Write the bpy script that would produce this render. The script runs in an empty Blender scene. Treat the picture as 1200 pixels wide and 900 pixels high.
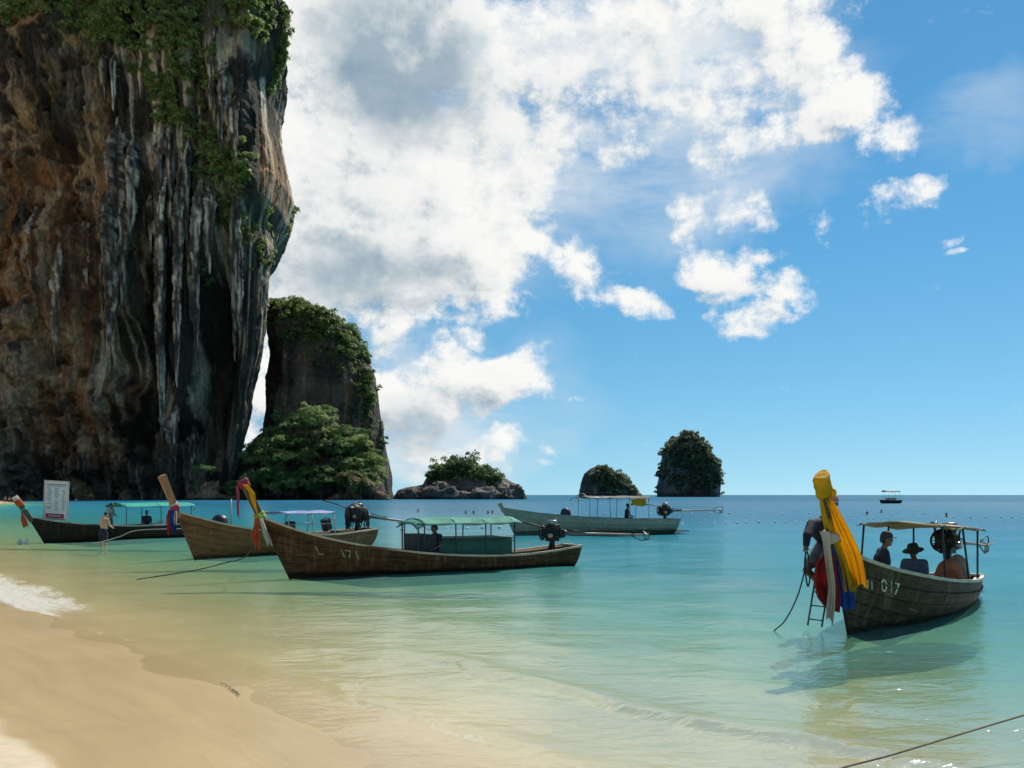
import bpy, bmesh, math, random
import numpy as np
from mathutils import Vector, Matrix, Euler

R = math.radians
scene = bpy.context.scene
COL = scene.collection
random.seed(7)
RNG = np.random.default_rng(11)

# ------------------------------------------------------------------ camera
CAM_H = 2.2
FPX = 1039.0            # focal length in photograph pixels (1200 wide)
cam_data = bpy.data.cameras.new('camera')
cam = bpy.data.objects.new('camera', cam_data)
COL.objects.link(cam)
cam.location = (0, 0, CAM_H)
cam.rotation_euler = (R(90), 0, 0)
cam_data.sensor_width = 36.0
cam_data.lens = 36.0 * FPX / 1200.0
cam_data.shift_y = 130.0 / 1200.0
cam_data.clip_start = 0.1
cam_data.clip_end = 90000
scene.camera = cam

# ------------------------------------------------------------------ exposure
scene.view_settings.view_transform = 'Standard'
scene.view_settings.look = 'None'
scene.view_settings.exposure = 0.12
scene.view_settings.gamma = 1.0
scene.view_settings.use_curve_mapping = False
try:
    scene.cycles.max_bounces = 8
    scene.cycles.use_adaptive_sampling = True
    scene.cycles.adaptive_threshold = 0.02
    scene.cycles.adaptive_min_samples = 8
    scene.cycles.transparent_max_bounces = 12
    scene.cycles.diffuse_bounces = 3
    scene.cycles.glossy_bounces = 3
    scene.cycles.caustics_reflective = False
    scene.cycles.caustics_refractive = False
except Exception:
    pass

# ------------------------------------------------------------------ sun
SUN_AZ = math.atan2(0.55, 0.83)      # from +Y towards +X
SUN_EL = R(50)
sun_dir = Vector((math.sin(SUN_AZ) * math.cos(SUN_EL), math.cos(SUN_AZ) * math.cos(SUN_EL), math.sin(SUN_EL)))
sd = bpy.data.lights.new('sun', 'SUN')
sd.energy = 4.8
sd.angle = R(0.53)
sd.color = (1.0, 0.94, 0.83)
sun = bpy.data.objects.new('sun', sd)
COL.objects.link(sun)
sun.location = (30, 45, 90)
sun.rotation_euler = sun_dir.to_track_quat('Z', 'Y').to_euler()

# ------------------------------------------------------------------ world: clear sky with clouds
world = bpy.data.worlds.new('World')
scene.world = world
world.use_nodes = True
try:
    world.cycles.sampling_method = 'NONE'
except Exception:
    pass


class NT:
    """small helper for node trees"""
    def __init__(self, tree):
        self.t = tree
    def n(self, typ, **kw):
        nd = self.t.nodes.new(typ)
        for k, v in kw.items():
            setattr(nd, k, v)
        return nd
    def l(self, a, b):
        self.t.links.new(a, b)
    def put(self, sock, v):
        if isinstance(v, bpy.types.NodeSocket):
            self.l(v, sock)
        elif v is not None:
            sock.default_value = v
    def m(self, op, a, b=None, c=None, clamp=False):
        nd = self.n('ShaderNodeMath', operation=op)
        nd.use_clamp = clamp
        self.put(nd.inputs[0], a)
        self.put(nd.inputs[1], b)
        self.put(nd.inputs[2], c)
        return nd.outputs[0]
    def vm(self, op, a, b=None):
        nd = self.n('ShaderNodeVectorMath', operation=op)
        self.put(nd.inputs[0], a)
        self.put(nd.inputs[1], b)
        return nd
    def mr(self, v, a, b, c=0.0, d=1.0, smooth=True):
        nd = self.n('ShaderNodeMapRange')
        nd.interpolation_type = 'SMOOTHSTEP' if smooth else 'LINEAR'
        for i, x in enumerate((v, a, b, c, d)):
            self.put(nd.inputs[i], x)
        return nd.outputs[0]
    def noise(self, vec, scale, detail=4, rough=0.55, dist=0.0, lac=2.0, dim='3D'):
        nd = self.n('ShaderNodeTexNoise', noise_dimensions=dim)
        self.put(nd.inputs['Vector'], vec)
        nd.inputs['Scale'].default_value = scale
        nd.inputs['Detail'].default_value = detail
        nd.inputs['Roughness'].default_value = rough
        nd.inputs['Distortion'].default_value = dist
        nd.inputs['Lacunarity'].default_value = lac
        return nd.outputs['Fac']
    def mix(self, f, a, b, blend='MIX'):
        nd = self.n('ShaderNodeMix', data_type='RGBA', blend_type=blend)
        self.put(nd.inputs[0], f)
        self.put(nd.inputs[6], a)
        self.put(nd.inputs[7], b)
        return nd.outputs[2]
    def comb(self, x, y, z):
        nd = self.n('ShaderNodeCombineXYZ')
        for i, v in enumerate((x, y, z)):
            self.put(nd.inputs[i], v)
        return nd.outputs[0]
    def sep(self, v):
        nd = self.n('ShaderNodeSeparateXYZ')
        self.l(v, nd.inputs[0])
        return nd.outputs


def azel(px, py):
    u = (px - 600) / FPX
    v = (580 - py) / FPX
    return math.atan(u), math.atan2(v, math.hypot(u, 1.0))


# cloud banks: (px, py, half width, half height, tilt in degrees, strength)
CLOUDS = [
    (400, 220, 200, 165, 0, 1.4), (520, 250, 108, 125, 10, 1.35), (470, 342, 125, 46, 0, 1.25), (570, 330, 52, 34, 20, .9), (330, 330, 110, 80, 0, 1.0),
    (400, 70, 190, 150, 0, 1.25), (590, 170, 60, 120, 0, 1.0), (680, 80, 200, 110, 0, .78), (790, 40, 140, 80, 0, .82),
    (845, 125, 40, 72, 8, .85), (925, 60, 80, 90, 0, .88), (985, 115, 70, 40, -18, 1.0), (1050, 150, 52, 22, -8, .95), (900, 20, 120, 40, 0, .85),
    (675, 318, 50, 24, -22, .9), (735, 352, 44, 16, -38, .88), (640, 300, 30, 18, 0, .7),
    (850, 318, 62, 24, -8, .95), (812, 262, 34, 28, -45, .9), (895, 350, 56, 15, 4, .95), (870, 376, 46, 14, 0, .92), (872, 255, 24, 28, 40, .66),
    (1052, 236, 50, 20, -10, .85), (1082, 280, 24, 10, 0, .60), (962, 250, 18, 16, 0, .60), (1105, 297, 13, 6, 0, .60),
    (550, 442, 100, 42, 0, 1.2), (470, 470, 90, 52, 0, 1.15), (585, 520, 56, 18, 10, .92), (530, 545, 80, 18, 0, .85), (480, 515, 60, 24, 0, .8),
    (655, 465, 20, 7, 0, .52), (637, 548, 20, 9, 12, .52), (310, 470, 80, 70, 0, 1.0),
]
VEILS = [(660, 100, 230, 190, 0, 1.1), (590, 60, 150, 170, 0, 1.1), (790, 70, 170, 120, 0, 1.1), (860, 210, 150, 60, 14, .75), (1170, 140, 120, 45, 12, .5), (740, 235, 150, 70, 14, .62),
         (600, 320, 120, 60, 0, .45), (545, 480, 140, 80, 0, .85), (480, 545, 140, 40, 0, .8), (900, 90, 120, 100, 0, .65)]
DARKS = [(470, 75, 95, 82, 0, 1.25), (540, 110, 50, 50, 0, .6), (640, 130, 120, 60, 0, .22), (760, 110, 70, 50, 0, .2), (430, 322, 120, 40, 0, .85), (330, 300, 90, 60, 0, .6), (490, 505, 70, 40, 0, .7),
         (430, 250, 60, 50, 0, .25), (530, 475, 60, 22, 0, .45), (850, 340, 40, 9, 0, .2), (400, 40, 60, 50, 0, .7)]


def blob_max(nt, vec1, blobs, soft=1.0):
    """vec1 = (azimuth, elevation, 1); each bank falls off from its middle"""
    out = None
    for (px, py, rx, ry, rot, st) in blobs:
        if rx < 70 and soft > 1:          # little clouds: thinner, so the noise tears them
            rx, ry, st = rx * 1.22, ry * 1.3, st * .86
        a, e = azel(px, py)
        ca = math.cos(a)
        sx, sy = FPX / (rx * ca * ca), FPX / (ry * ca)
        c, s_ = math.cos(R(rot)), math.sin(R(rot))
        d1 = nt.vm('DOT_PRODUCT', vec1, (c * sx, s_ * sx, -(c * a + s_ * e) * sx)).outputs['Value']
        d2 = nt.vm('DOT_PRODUCT', vec1, (-s_ * sy, c * sy, -(-s_ * a + c * e) * sy)).outputs['Value']
        q = nt.m('MULTIPLY_ADD', d2, d2, nt.m('MULTIPLY', d1, d1))
        v = nt.m('MULTIPLY_ADD', q, -st * .62, st)
        out = v if out is None else nt.m('SMOOTH_MAX', out, v, 0.10)
    return nt.m('MAXIMUM', out, 0.0)


def density_group():
    g = bpy.data.node_groups.new('cloud_density', 'ShaderNodeTree')
    g.interface.new_socket('Vector', in_out='INPUT', socket_type='NodeSocketVector')
    g.interface.new_socket('Density', in_out='OUTPUT', socket_type='NodeSocketFloat')
    nt = NT(g)
    gi = nt.n('NodeGroupInput')
    go = nt.n('NodeGroupOutput')
    v = gi.outputs[0]
    s = nt.sep(v)
    # breaks the outline of each bank into billows
    wv = nt.comb(s[0], nt.m('MULTIPLY', s[1], 1.25), 3.1)
    warp = nt.n('ShaderNodeTexNoise', noise_dimensions='2D')
    nt.l(wv, warp.inputs['Vector'])
    warp.inputs['Scale'].default_value = 11
    warp.inputs['Detail'].default_value = 3
    wd = nt.vm('SUBTRACT', warp.outputs['Color'], (0.5, 0.5, 0.5)).outputs[0]
    sc = nt.n('ShaderNodeVectorMath', operation='SCALE')
    nt.l(wd, sc.inputs[0])
    sc.inputs['Scale'].default_value = 0.09
    vw = nt.vm('ADD', nt.vm('MULTIPLY', nt.vm('ADD', v, sc.outputs[0]).outputs[0], (1, 1, 0)).outputs[0], (0, 0, 1)).outputs[0]
    mask = blob_max(nt, vw, CLOUDS, 1.1)
    # the same broken cumulus goes on outside the picture
    lowf = nt.noise(nt.comb(s[0], nt.m('MULTIPLY', s[1], 1.7), 9.3), 2.6, 2, .5, dim='2D')
    inside = nt.m('MULTIPLY', nt.mr(nt.m('ABSOLUTE', s[0]), .50, .66, 1, 0), nt.mr(s[1], .46, .62, 1, 0))
    bg = nt.m('MULTIPLY', nt.mr(lowf, .5, .72, 0, .95), nt.m('SUBTRACT', 1.0, inside))
    mask = nt.m('MAXIMUM', mask, bg)
    f1 = nt.noise(nt.comb(s[0], nt.m('MULTIPLY', s[1], 1.3), 0.0), 16, 8, .66, dim='2D')
    vor = nt.n('ShaderNodeTexVoronoi', feature='SMOOTH_F1', voronoi_dimensions='2D')
    nt.l(nt.comb(nt.m('MULTIPLY_ADD', f1, .05, s[0]), nt.m('MULTIPLY', s[1], 1.2), 0.0), vor.inputs['Vector'])
    vor.inputs['Scale'].default_value = 24
    vor.inputs['Smoothness'].default_value = .35
    puff = nt.m('SUBTRACT', .62, vor.outputs['Distance'])
    d = nt.m('ADD', mask, nt.m('MULTIPLY', nt.m('SUBTRACT', f1, .5), 1.8))
    d = nt.m('ADD', d, nt.m('MULTIPLY', puff, .18))
    nt.l(d, go.inputs[0])
    return g


def build_world():
    nt = NT(world.node_tree)
    world.node_tree.nodes.clear()
    out = nt.n('ShaderNodeOutputWorld')
    bg = nt.n('ShaderNodeBackground')
    sky = nt.n('ShaderNodeTexSky', sky_type='NISHITA')
    sky.sun_disc = False
    sky.sun_elevation = SUN_EL
    sky.sun_rotation = SUN_AZ
    sky.altitude = 0
    sky.air_density = 1.15
    sky.dust_density = 0.08
    sky.ozone_density = 2.2
    hs = nt.n('ShaderNodeHueSaturation')
    hs.inputs['Saturation'].default_value = 1.36
    hs.inputs['Hue'].default_value = .486
    nt.l(sky.outputs[0], hs.inputs['Color'])
    tc = nt.n('ShaderNodeTexCoord')
    s = nt.sep(tc.outputs['Generated'])
    nt.l(nt.comb(s[0], s[1], nt.m('MULTIPLY_ADD', nt.m('ABSOLUTE', s[2]), .86, .12)), sky.inputs[0])
    az = nt.m('ARCTAN2', s[0], s[1])
    el = nt.m('ARCTAN2', s[2], nt.m('SQRT', nt.m('ADD', nt.m('MULTIPLY', s[0], s[0]), nt.m('MULTIPLY', s[1], s[1]))))
    ae = nt.comb(az, el, 0.0)
    ae1 = nt.comb(az, el, 1.0)
    g = density_group()
    g1 = nt.n('ShaderNodeGroup'); g1.node_tree = g
    nt.l(ae, g1.inputs[0])
    off = nt.vm('ADD', ae, (0.014, 0.020, 0)).outputs[0]
    g2 = nt.n('ShaderNodeGroup'); g2.node_tree = g
    nt.l(off, g2.inputs[0])
    d = g1.outputs[0]
    d2 = g2.outputs[0]
    cum = nt.mr(d, .37, .92)
    # thin high veil
    vs = nt.sep(ae)
    vst = nt.comb(nt.m('ADD', vs[0], nt.m('MULTIPLY', vs[1], .6)), nt.m('MULTIPLY', vs[1], 3.2), 1.7)
    vn = nt.noise(vst, 5.0, 6, .58, .12, dim='2D')
    vw1 = nt.comb(nt.m('ADD', az, nt.m('MULTIPLY', nt.m('SUBTRACT', vn, .5), .22)), nt.m('ADD', el, nt.m('MULTIPLY', nt.m('SUBTRACT', nt.noise(ae, 7, 4, .6, dim='2D'), .5), .14)), 1.0)
    veil = nt.m('MULTIPLY', nt.m('POWER', blob_max(nt, vw1, VEILS, 1.0), 1.6), nt.mr(vn, .24, .66, .15, 1.0))
    veil = nt.m('MINIMUM', veil, .88)
    dark = blob_max(nt, ae1, DARKS, 1.0)
    dn = nt.noise(ae, 13, 4, .55, dim='2D')
    dark = nt.m('MULTIPLY', dark, nt.mr(dn, .22, .62, .5, 1.1), clamp=True)
    lit = nt.m('MULTIPLY_ADD', nt.m('SUBTRACT', d, d2), .85, .80, clamp=True)
    thick = nt.mr(d, .8, 1.9, 0, .12)
    lit = nt.m('SUBTRACT', lit, thick, clamp=True)
    lit = nt.m('MULTIPLY', lit, nt.m('MULTIPLY_ADD', dark, -.85, 1.0), clamp=True)
    ramp = nt.n('ShaderNodeValToRGB')
    nt.l(lit, ramp.inputs[0])
    e = ramp.color_ramp.elements
    e[0].position = 0.0; e[0].color = (.24, .36, .48, 1)
    e[1].position = 1.0; e[1].color = (1.0, 1.0, .99, 1)
    e2 = ramp.color_ramp.elements.new(.28); e2.color = (.52, .60, .66, 1)
    e3 = ramp.color_ramp.elements.new(.62); e3.color = (.86, .88, .89, 1)
    K = 9.6                       # cloud radiance before the background strength
    cc = nt.mix(1.0, ramp.outputs[0], (K, K, K * .985, 1), 'MULTIPLY')
    veilc = (K * .82, K * .875, K * .91, 1)
    c1 = nt.mix(veil, hs.outputs[0], veilc)
    # towards the horizon clouds sink into the air
    lowfade = nt.mr(el, 0.0, .05, .25, 1.0)
    c2 = nt.mix(nt.m('MULTIPLY', cum, lowfade), c1, cc)
    # below the horizon plain sky colour
    nt.l(c2, bg.inputs[0])
    bg.inputs[1].default_value = 0.092
    nt.l(bg.outputs[0], out.inputs[0])


build_world()

# ------------------------------------------------------------------ layout helpers
def P(px, py, Y):
    """point seen at photograph pixel (px, py) at distance Y"""
    return Vector(((px - 600) / FPX * Y, Y, CAM_H - (py - 580) / FPX * Y))


def W(px, py, z=0.0):
    """point of the water plane at a photograph pixel"""
    Y = (CAM_H - z) * FPX / (py - 580)
    return Vector(((px - 600) / FPX * Y, Y, z))


def tag(o, label=None, cat=None, group=None, kind=None):
    if label: o['label'] = label
    if cat: o['category'] = cat
    if group: o['group'] = group
    if kind: o['kind'] = kind
    return o


def empty(name, loc=(0, 0, 0), rz=0.0):
    o = bpy.data.objects.new(name, None)
    COL.objects.link(o)
    o.location = loc
    o.rotation_euler = (0, 0, rz)
    o.empty_display_size = .2
    return o


def np_mesh(name, verts, faces, smooth=True):
    """verts (N,3) array, faces (M,k) array"""
    me = bpy.data.meshes.new(name)
    verts = np.ascontiguousarray(verts, dtype=np.float32)
    faces = np.ascontiguousarray(faces, dtype=np.int32)
    k = faces.shape[1]
    me.vertices.add(len(verts))
    me.vertices.foreach_set('co', verts.ravel())
    me.loops.add(faces.size)
    me.loops.foreach_set('vertex_index', faces.ravel())
    me.polygons.add(len(faces))
    me.polygons.foreach_set('loop_start', np.arange(0, faces.size, k, dtype=np.int32))
    me.update(calc_edges=True)
    if smooth:
        me.polygons.foreach_set('use_smooth', np.ones(len(faces), dtype=bool))
    me.validate()
    return me


def link(name, me, mat=None, parent=None):
    o = bpy.data.objects.new(name, me)
    COL.objects.link(o)
    if mat is not None and len(me.materials) == 0:
        me.materials.append(mat)
    if parent is not None:
        o.parent = parent
    return o


def copy_tree(o, parent=None):
    c = o.copy()
    COL.objects.link(c)
    c.parent = parent
    for ch in list(o.children):
        copy_tree(ch, c)
    return c


class MB:
    """collects closed shapes; build() links them as one mesh object"""
    def __init__(self):
        self.v = []
        self.f = []
        self.sm = []
    def add(self, vs, fs, smooth=False):
        b = len(self.v)
        self.v += [tuple(x) for x in vs]
        self.f += [tuple(i + b for i in f) for f in fs]
        self.sm += [smooth] * len(fs)
        return self
    def box(self, c, size, rot=None, bev=0.0):
        c = Vector(c)
        hx, hy, hz = [s / 2 for s in size]
        vs = []
        for sx, sy, sz in ((-1,-1,-1),(1,-1,-1),(1,1,-1),(-1,1,-1),(-1,-1,1),(1,-1,1),(1,1,1),(-1,1,1)):
            p = Vector((sx*hx, sy*hy, sz*hz))
            if rot is not None:
                p = rot @ p
            vs.append(c + p)
        return self.add(vs, [(0,3,2,1),(4,5,6,7),(0,1,5,4),(1,2,6,5),(2,3,7,6),(3,0,4,7)])
    def beam(self, p0, p1, w, h, up=(0, 0, 1), w1=None, h1=None):
        p0, p1, up = Vector(p0), Vector(p1), Vector(up)
        d = (p1 - p0).normalized()
        sx = d.cross(up)
        if sx.length < 1e-4:
            sx = d.cross(Vector((0, 1, 0)))
        sx.normalize()
        uz = sx.cross(d)
        w1 = w if w1 is None else w1
        h1 = h if h1 is None else h1
        vs = []
        for p, a, b in ((p0, w/2, h/2), (p1, w1/2, h1/2)):
            vs += [p - sx*a - uz*b, p + sx*a - uz*b, p + sx*a + uz*b, p - sx*a + uz*b]
        return self.add(vs, [(0,1,2,3),(7,6,5,4),(0,4,5,1),(1,5,6,2),(2,6,7,3),(3,7,4,0)])
    def tube(self, path, r, n=8, caps=True, smooth=True):
        path = [Vector(p) for p in path]
        m = len(path)
        rs = [r] * m if not hasattr(r, '__len__') else list(r)
        vs = []
        prev = None
        for i, p in enumerate(path):
            if i == 0: d = path[1] - path[0]
            elif i == m - 1: d = path[-1] - path[-2]
            else: d = path[i+1] - path[i-1]
            d.normalize()
            if prev is None:
                a = d.cross(Vector((0, 0, 1)))
                if a.length < 1e-3: a = d.cross(Vector((0, 1, 0)))
            else:
                a = prev - d * prev.dot(d)
            a.normalize()
            prev = a
            b = d.cross(a)
            for k in range(n):
                t = 2 * math.pi * k / n
                vs.append(p + (a * math.cos(t) + b * math.sin(t)) * rs[i])
        fs = []
        for i in range(m - 1):
            for k in range(n):
                k2 = (k + 1) % n
                fs.append((i*n+k, i*n+k2, (i+1)*n+k2, (i+1)*n+k))
        if caps:
            fs.append(tuple(range(n - 1, -1, -1)))
            fs.append(tuple((m-1)*n + k for k in range(n)))
        return self.add(vs, fs, smooth)
    def ell(self, c, r, nu=12, nv=8, rot=None):
        c = Vector(c)
        r = (r, r, r) if not hasattr(r, '__len__') else r
        vs = []
        for j in range(nv + 1):
            ph = math.pi * j / nv
            for i in range(nu):
                th = 2 * math.pi * i / nu
                p = Vector((r[0]*math.sin(ph)*math.cos(th), r[1]*math.sin(ph)*math.sin(th), r[2]*math.cos(ph)))
                if rot is not None: p = rot @ p
                vs.append(c + p)
        fs = []
        for j in range(nv):
            for i in range(nu):
                i2 = (i + 1) % nu
                if j == 0: fs.append((i, (j+1)*nu+i, (j+1)*nu+i2))
                elif j == nv - 1: fs.append((j*nu+i, (j+1)*nu+i, j*nu+i2))
                else: fs.append((j*nu+i, (j+1)*nu+i, (j+1)*nu+i2, j*nu+i2))
        return self.add(vs, fs, True)
    def sweep(self, pts, closed=False, smooth=False):
        """pts: list of rings (lists of points), quads between rings, end caps"""
        n = len(pts[0])
        vs = [p for ring in pts for p in ring]
        fs = []
        for i in range(len(pts) - 1):
            for k in range(n):
                k2 = (k + 1) % n
                fs.append((i*n+k, i*n+k2, (i+1)*n+k2, (i+1)*n+k))
        fs.append(tuple(range(n - 1, -1, -1)))
        fs.append(tuple((len(pts)-1)*n + k for k in range(n)))
        return self.add(vs, fs, smooth)
    def sheet(self, rows, smooth=True):
        n = len(rows[0])
        vs = [p for r in rows for p in r]
        fs = [(i*n+k, i*n+k+1, (i+1)*n+k+1, (i+1)*n+k) for i in range(len(rows)-1) for k in range(n-1)]
        return self.add(vs, fs, smooth)
    def mesh(self, name):
        me = bpy.data.meshes.new(name)
        me.from_pydata(self.v, [], self.f)
        me.polygons.foreach_set('use_smooth', self.sm)
        me.update()
        bm = bmesh.new(); bm.from_mesh(me)
        bmesh.ops.remove_doubles(bm, verts=bm.verts, dist=1e-6)
        bmesh.ops.recalc_face_normals(bm, faces=bm.faces)
        bm.to_mesh(me); bm.free()
        return me
    def build(self, name, mat, parent=None, bevel=0.0):
        o = link(name, self.mesh(name), mat, parent)
        if bevel:
            b = o.modifiers.new('bevel', 'BEVEL')
            b.width = bevel; b.segments = 2; b.limit_method = 'ANGLE'
        return o


# ------------------------------------------------------------------ noise for shapes
def _hash(ix, iy, iz, seed):
    h = (ix.astype(np.int64) * 374761393 + iy.astype(np.int64) * 668265263 + iz.astype(np.int64) * 2147483647 + seed * 1274126177) & 0xffffffff
    h = ((h ^ (h >> 13)) * 1274126177) & 0xffffffff
    h = (h ^ (h >> 16)) & 0xffff
    return h.astype(np.float64) / 65535.0


def vnoise(x, y, z, seed=0):
    x0, y0, z0 = np.floor(x), np.floor(y), np.floor(z)
    fx, fy, fz = x - x0, y - y0, z - z0
    fx = fx*fx*fx*(fx*(fx*6-15)+10); fy = fy*fy*fy*(fy*(fy*6-15)+10); fz = fz*fz*fz*(fz*(fz*6-15)+10)
    o = 0
    for dx in (0, 1):
        wx = fx if dx else 1 - fx
        for dy in (0, 1):
            wy = fy if dy else 1 - fy
            for dz in (0, 1):
                wz = fz if dz else 1 - fz
                o = o + wx * wy * wz * _hash(x0 + dx, y0 + dy, z0 + dz, seed)
    return o * 2 - 1


def fbm(x, y, z, octv=4, seed=0, gain=.5, ridged=False):
    o = 0; a = 1.0; t = 0
    for i in range(octv):
        n = vnoise(x, y, z, seed + i * 17)
        if ridged: n = 1 - 2 * np.abs(n)
        o = o + a * n; t += a
        a *= gain
        x, y, z = x * 2.03 + 5.1, y * 2.03 + 1.7, z * 2.03 + 9.2
    return o / t


def sstep(x, a, b):
    t = np.clip((x - a) / (b - a), 0, 1)
    return t * t * (3 - 2 * t)


def fattr(me, name, vals, typ='FLOAT'):
    a = me.attributes.new(name, typ, 'POINT')
    if typ == 'FLOAT':
        a.data.foreach_set('value', np.ascontiguousarray(vals, dtype=np.float32).ravel())
    else:
        v = np.ones((len(vals), 4), dtype=np.float32); v[:, :3] = vals
        a.data.foreach_set('color', v.ravel())


# ------------------------------------------------------------------ materials
def principled(name):
    m = bpy.data.materials.new(name)
    m.use_nodes = True
    nt = NT(m.node_tree)
    b = m.node_tree.nodes['Principled BSDF']
    return m, nt, b


def surf(name, c1, c2=None, rough=.6, scale=6.0, stretch=(1, 1, 1), detail=6, bump=.0, bscale=None, metal=0.0, c3=None, lo=.35, hi=.68, spec=.5, transl=0.0):
    """colour mottled by noise, with fine relief"""
    m, nt, b = principled(name)
    c2 = c2 or tuple(x * .7 for x in c1)
    tc = nt.n('ShaderNodeTexCoord')
    mp = nt.n('ShaderNodeMapping'); nt.l(tc.outputs['Object'], mp.inputs[0])
    mp.inputs['Scale'].default_value = stretch
    f = nt.noise(mp.outputs[0], scale, detail, .62, .3)
    col = nt.mix(nt.mr(f, lo, hi), (*c1, 1), (*c2, 1))
    if c3 is not None:
        f2 = nt.noise(mp.outputs[0], scale * .37, 5, .65, .8)
        col = nt.mix(nt.mr(f2, .5, .68), col, (*c3, 1))
    nt.l(col, b.inputs['Base Color'])
    nt.put(b.inputs['Roughness'], nt.mr(f, .2, .8, rough * .85, min(1, rough * 1.2), False))
    b.inputs['Metallic'].default_value = metal
    b.inputs['Specular IOR Level'].default_value = spec
    if bump:
        bp = nt.n('ShaderNodeBump'); bp.inputs['Strength'].default_value = 1.0
        bp.inputs['Distance'].default_value = bump
        f3 = nt.noise(mp.outputs[0], bscale or scale * 3, 5, .6)
        nt.l(f3, bp.inputs['Height']); nt.l(bp.outputs[0], b.inputs['Normal'])
    if transl:
        tr = nt.n('ShaderNodeBsdfTranslucent'); nt.l(col, tr.inputs[0])
        mx = nt.n('ShaderNodeMixShader'); mx.inputs[0].default_value = transl
        nt.l(b.outputs[0], mx.inputs[1]); nt.l(tr.outputs[0], mx.inputs[2])
        nt.l(mx.outputs[0], m.node_tree.nodes['Material Output'].inputs[0])
    return m


def hull_wood(name, base, light, dark, water_z=.12, streak=1.0):
    """weathered planks: long grain, run-down stains, a dark slimy band at the waterline"""
    m, nt, b = principled(name)
    tc = nt.n('ShaderNodeTexCoord')
    o = tc.outputs['Object']
    def mapped(sc):
        mp = nt.n('ShaderNodeMapping'); nt.l(o, mp.inputs[0]); mp.inputs['Scale'].default_value = sc
        return mp.outputs[0]
    g = nt.noise(mapped((.9, 3, 9)), 2.2, 8, .65, .5)
    run = nt.noise(mapped((5, 3, .5)), 1.5, 6, .65, .4)
    big = nt.noise(mapped((.7, 1, 1.2)), 1.3, 4, .6, .6)
    c = nt.mix(nt.mr(g, .34, .70), (*dark, 1), (*base, 1))
    c = nt.mix(nt.m('MULTIPLY', nt.mr(run, .48, .74), .8 * streak), c, (*light, 1))
    c = nt.mix(nt.m('MULTIPLY', nt.mr(big, .52, .72), .55), c, (*dark, 1))
    z = nt.sep(o)[2]
    zz = nt.m('ADD', z, nt.m('MULTIPLY', nt.m('SUBTRACT', run, .5), .12))
    c = nt.mix(nt.mr(zz, water_z - .04, water_z + .05, 1, 0), c, (dark[0]*.35, dark[1]*.45, dark[2]*.4, 1))
    nt.l(c, b.inputs['Base Color'])
    b.inputs['Roughness'].default_value = .7
    b.inputs['Specular IOR Level'].default_value = .18
    bp = nt.n('ShaderNodeBump'); bp.inputs['Distance'].default_value = .012
    nt.l(g, bp.inputs['Height']); nt.l(bp.outputs[0], b.inputs['Normal'])
    return m


def leaf_mat(name, c_dark, c_mid, c_light):
    m = bpy.data.materials.new(name)
    m.use_nodes = True
    nt = NT(m.node_tree)
    m.node_tree.nodes.clear()
    out = nt.n('ShaderNodeOutputMaterial')
    at = nt.n('ShaderNodeAttribute', attribute_name='tint')
    oi = nt.n('ShaderNodeObjectInfo')
    v = nt.m('ADD', at.outputs['Fac'], nt.m('MULTIPLY', nt.m('SUBTRACT', oi.outputs['Random'], .5), .6))
    rp = nt.n('ShaderNodeValToRGB'); nt.l(v, rp.inputs[0])
    e = rp.color_ramp.elements
    e[0].color = (*c_dark, 1); e[1].color = (*c_light, 1)
    x = rp.color_ramp.elements.new(.5); x.color = (*c_mid, 1)
    d = nt.n('ShaderNodeBsdfPrincipled'); nt.l(rp.outputs[0], d.inputs['Base Color'])
    d.inputs['Roughness'].default_value = .55
    d.inputs['Specular IOR Level'].default_value = .3
    t = nt.n('ShaderNodeBsdfTranslucent'); nt.l(rp.outputs[0], t.inputs[0])
    mx = nt.n('ShaderNodeMixShader'); mx.inputs[0].default_value = .45
    nt.l(d.outputs[0], mx.inputs[1]); nt.l(t.outputs[0], mx.inputs[2])
    nt.l(mx.outputs[0], out.inputs[0])
    return m


M = {}
M['leaf'] = leaf_mat('leaf_green', (.08, .135, .045), (.20, .31, .105), (.42, .49, .18))
M['leaf_cliff'] = leaf_mat('leaf_cliff_green', (.09, .145, .04), (.23, .32, .095), (.45, .50, .17))
M['leaf_far'] = leaf_mat('leaf_far_green', (.06, .085, .05), (.13, .165, .085), (.24, .27, .13))
M['leaf_dry'] = leaf_mat('leaf_dry_green', (.07, .06, .02), (.11, .12, .03), (.22, .17, .07))
M['bark'] = surf('bark', (.12, .09, .065), (.06, .05, .04), .9, 3, (1, 1, .3), bump=.03)

# ------------------------------------------------------------------ shore: ground and sea
SH_N = (0.77, 0.638)           # towards the sea
SH_T = (-0.638, 0.77)          # along the shore, away from the camera
SH_P = (-0.9, 7.26)


def shore_sa(x, y):
    rx, ry = x - SH_P[0], y - SH_P[1]
    s = rx * SH_N[0] + ry * SH_N[1]
    a = rx * SH_T[0] + ry * SH_T[1]
    wob = .09 * np.sin(a * .55 + .6) + .05 * np.sin(a * 1.31 + 2.0) + .03 * np.sin(a * 3.1) + .9 * np.sin(a * .043 + .2)
    return s + wob - .38, a


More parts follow.
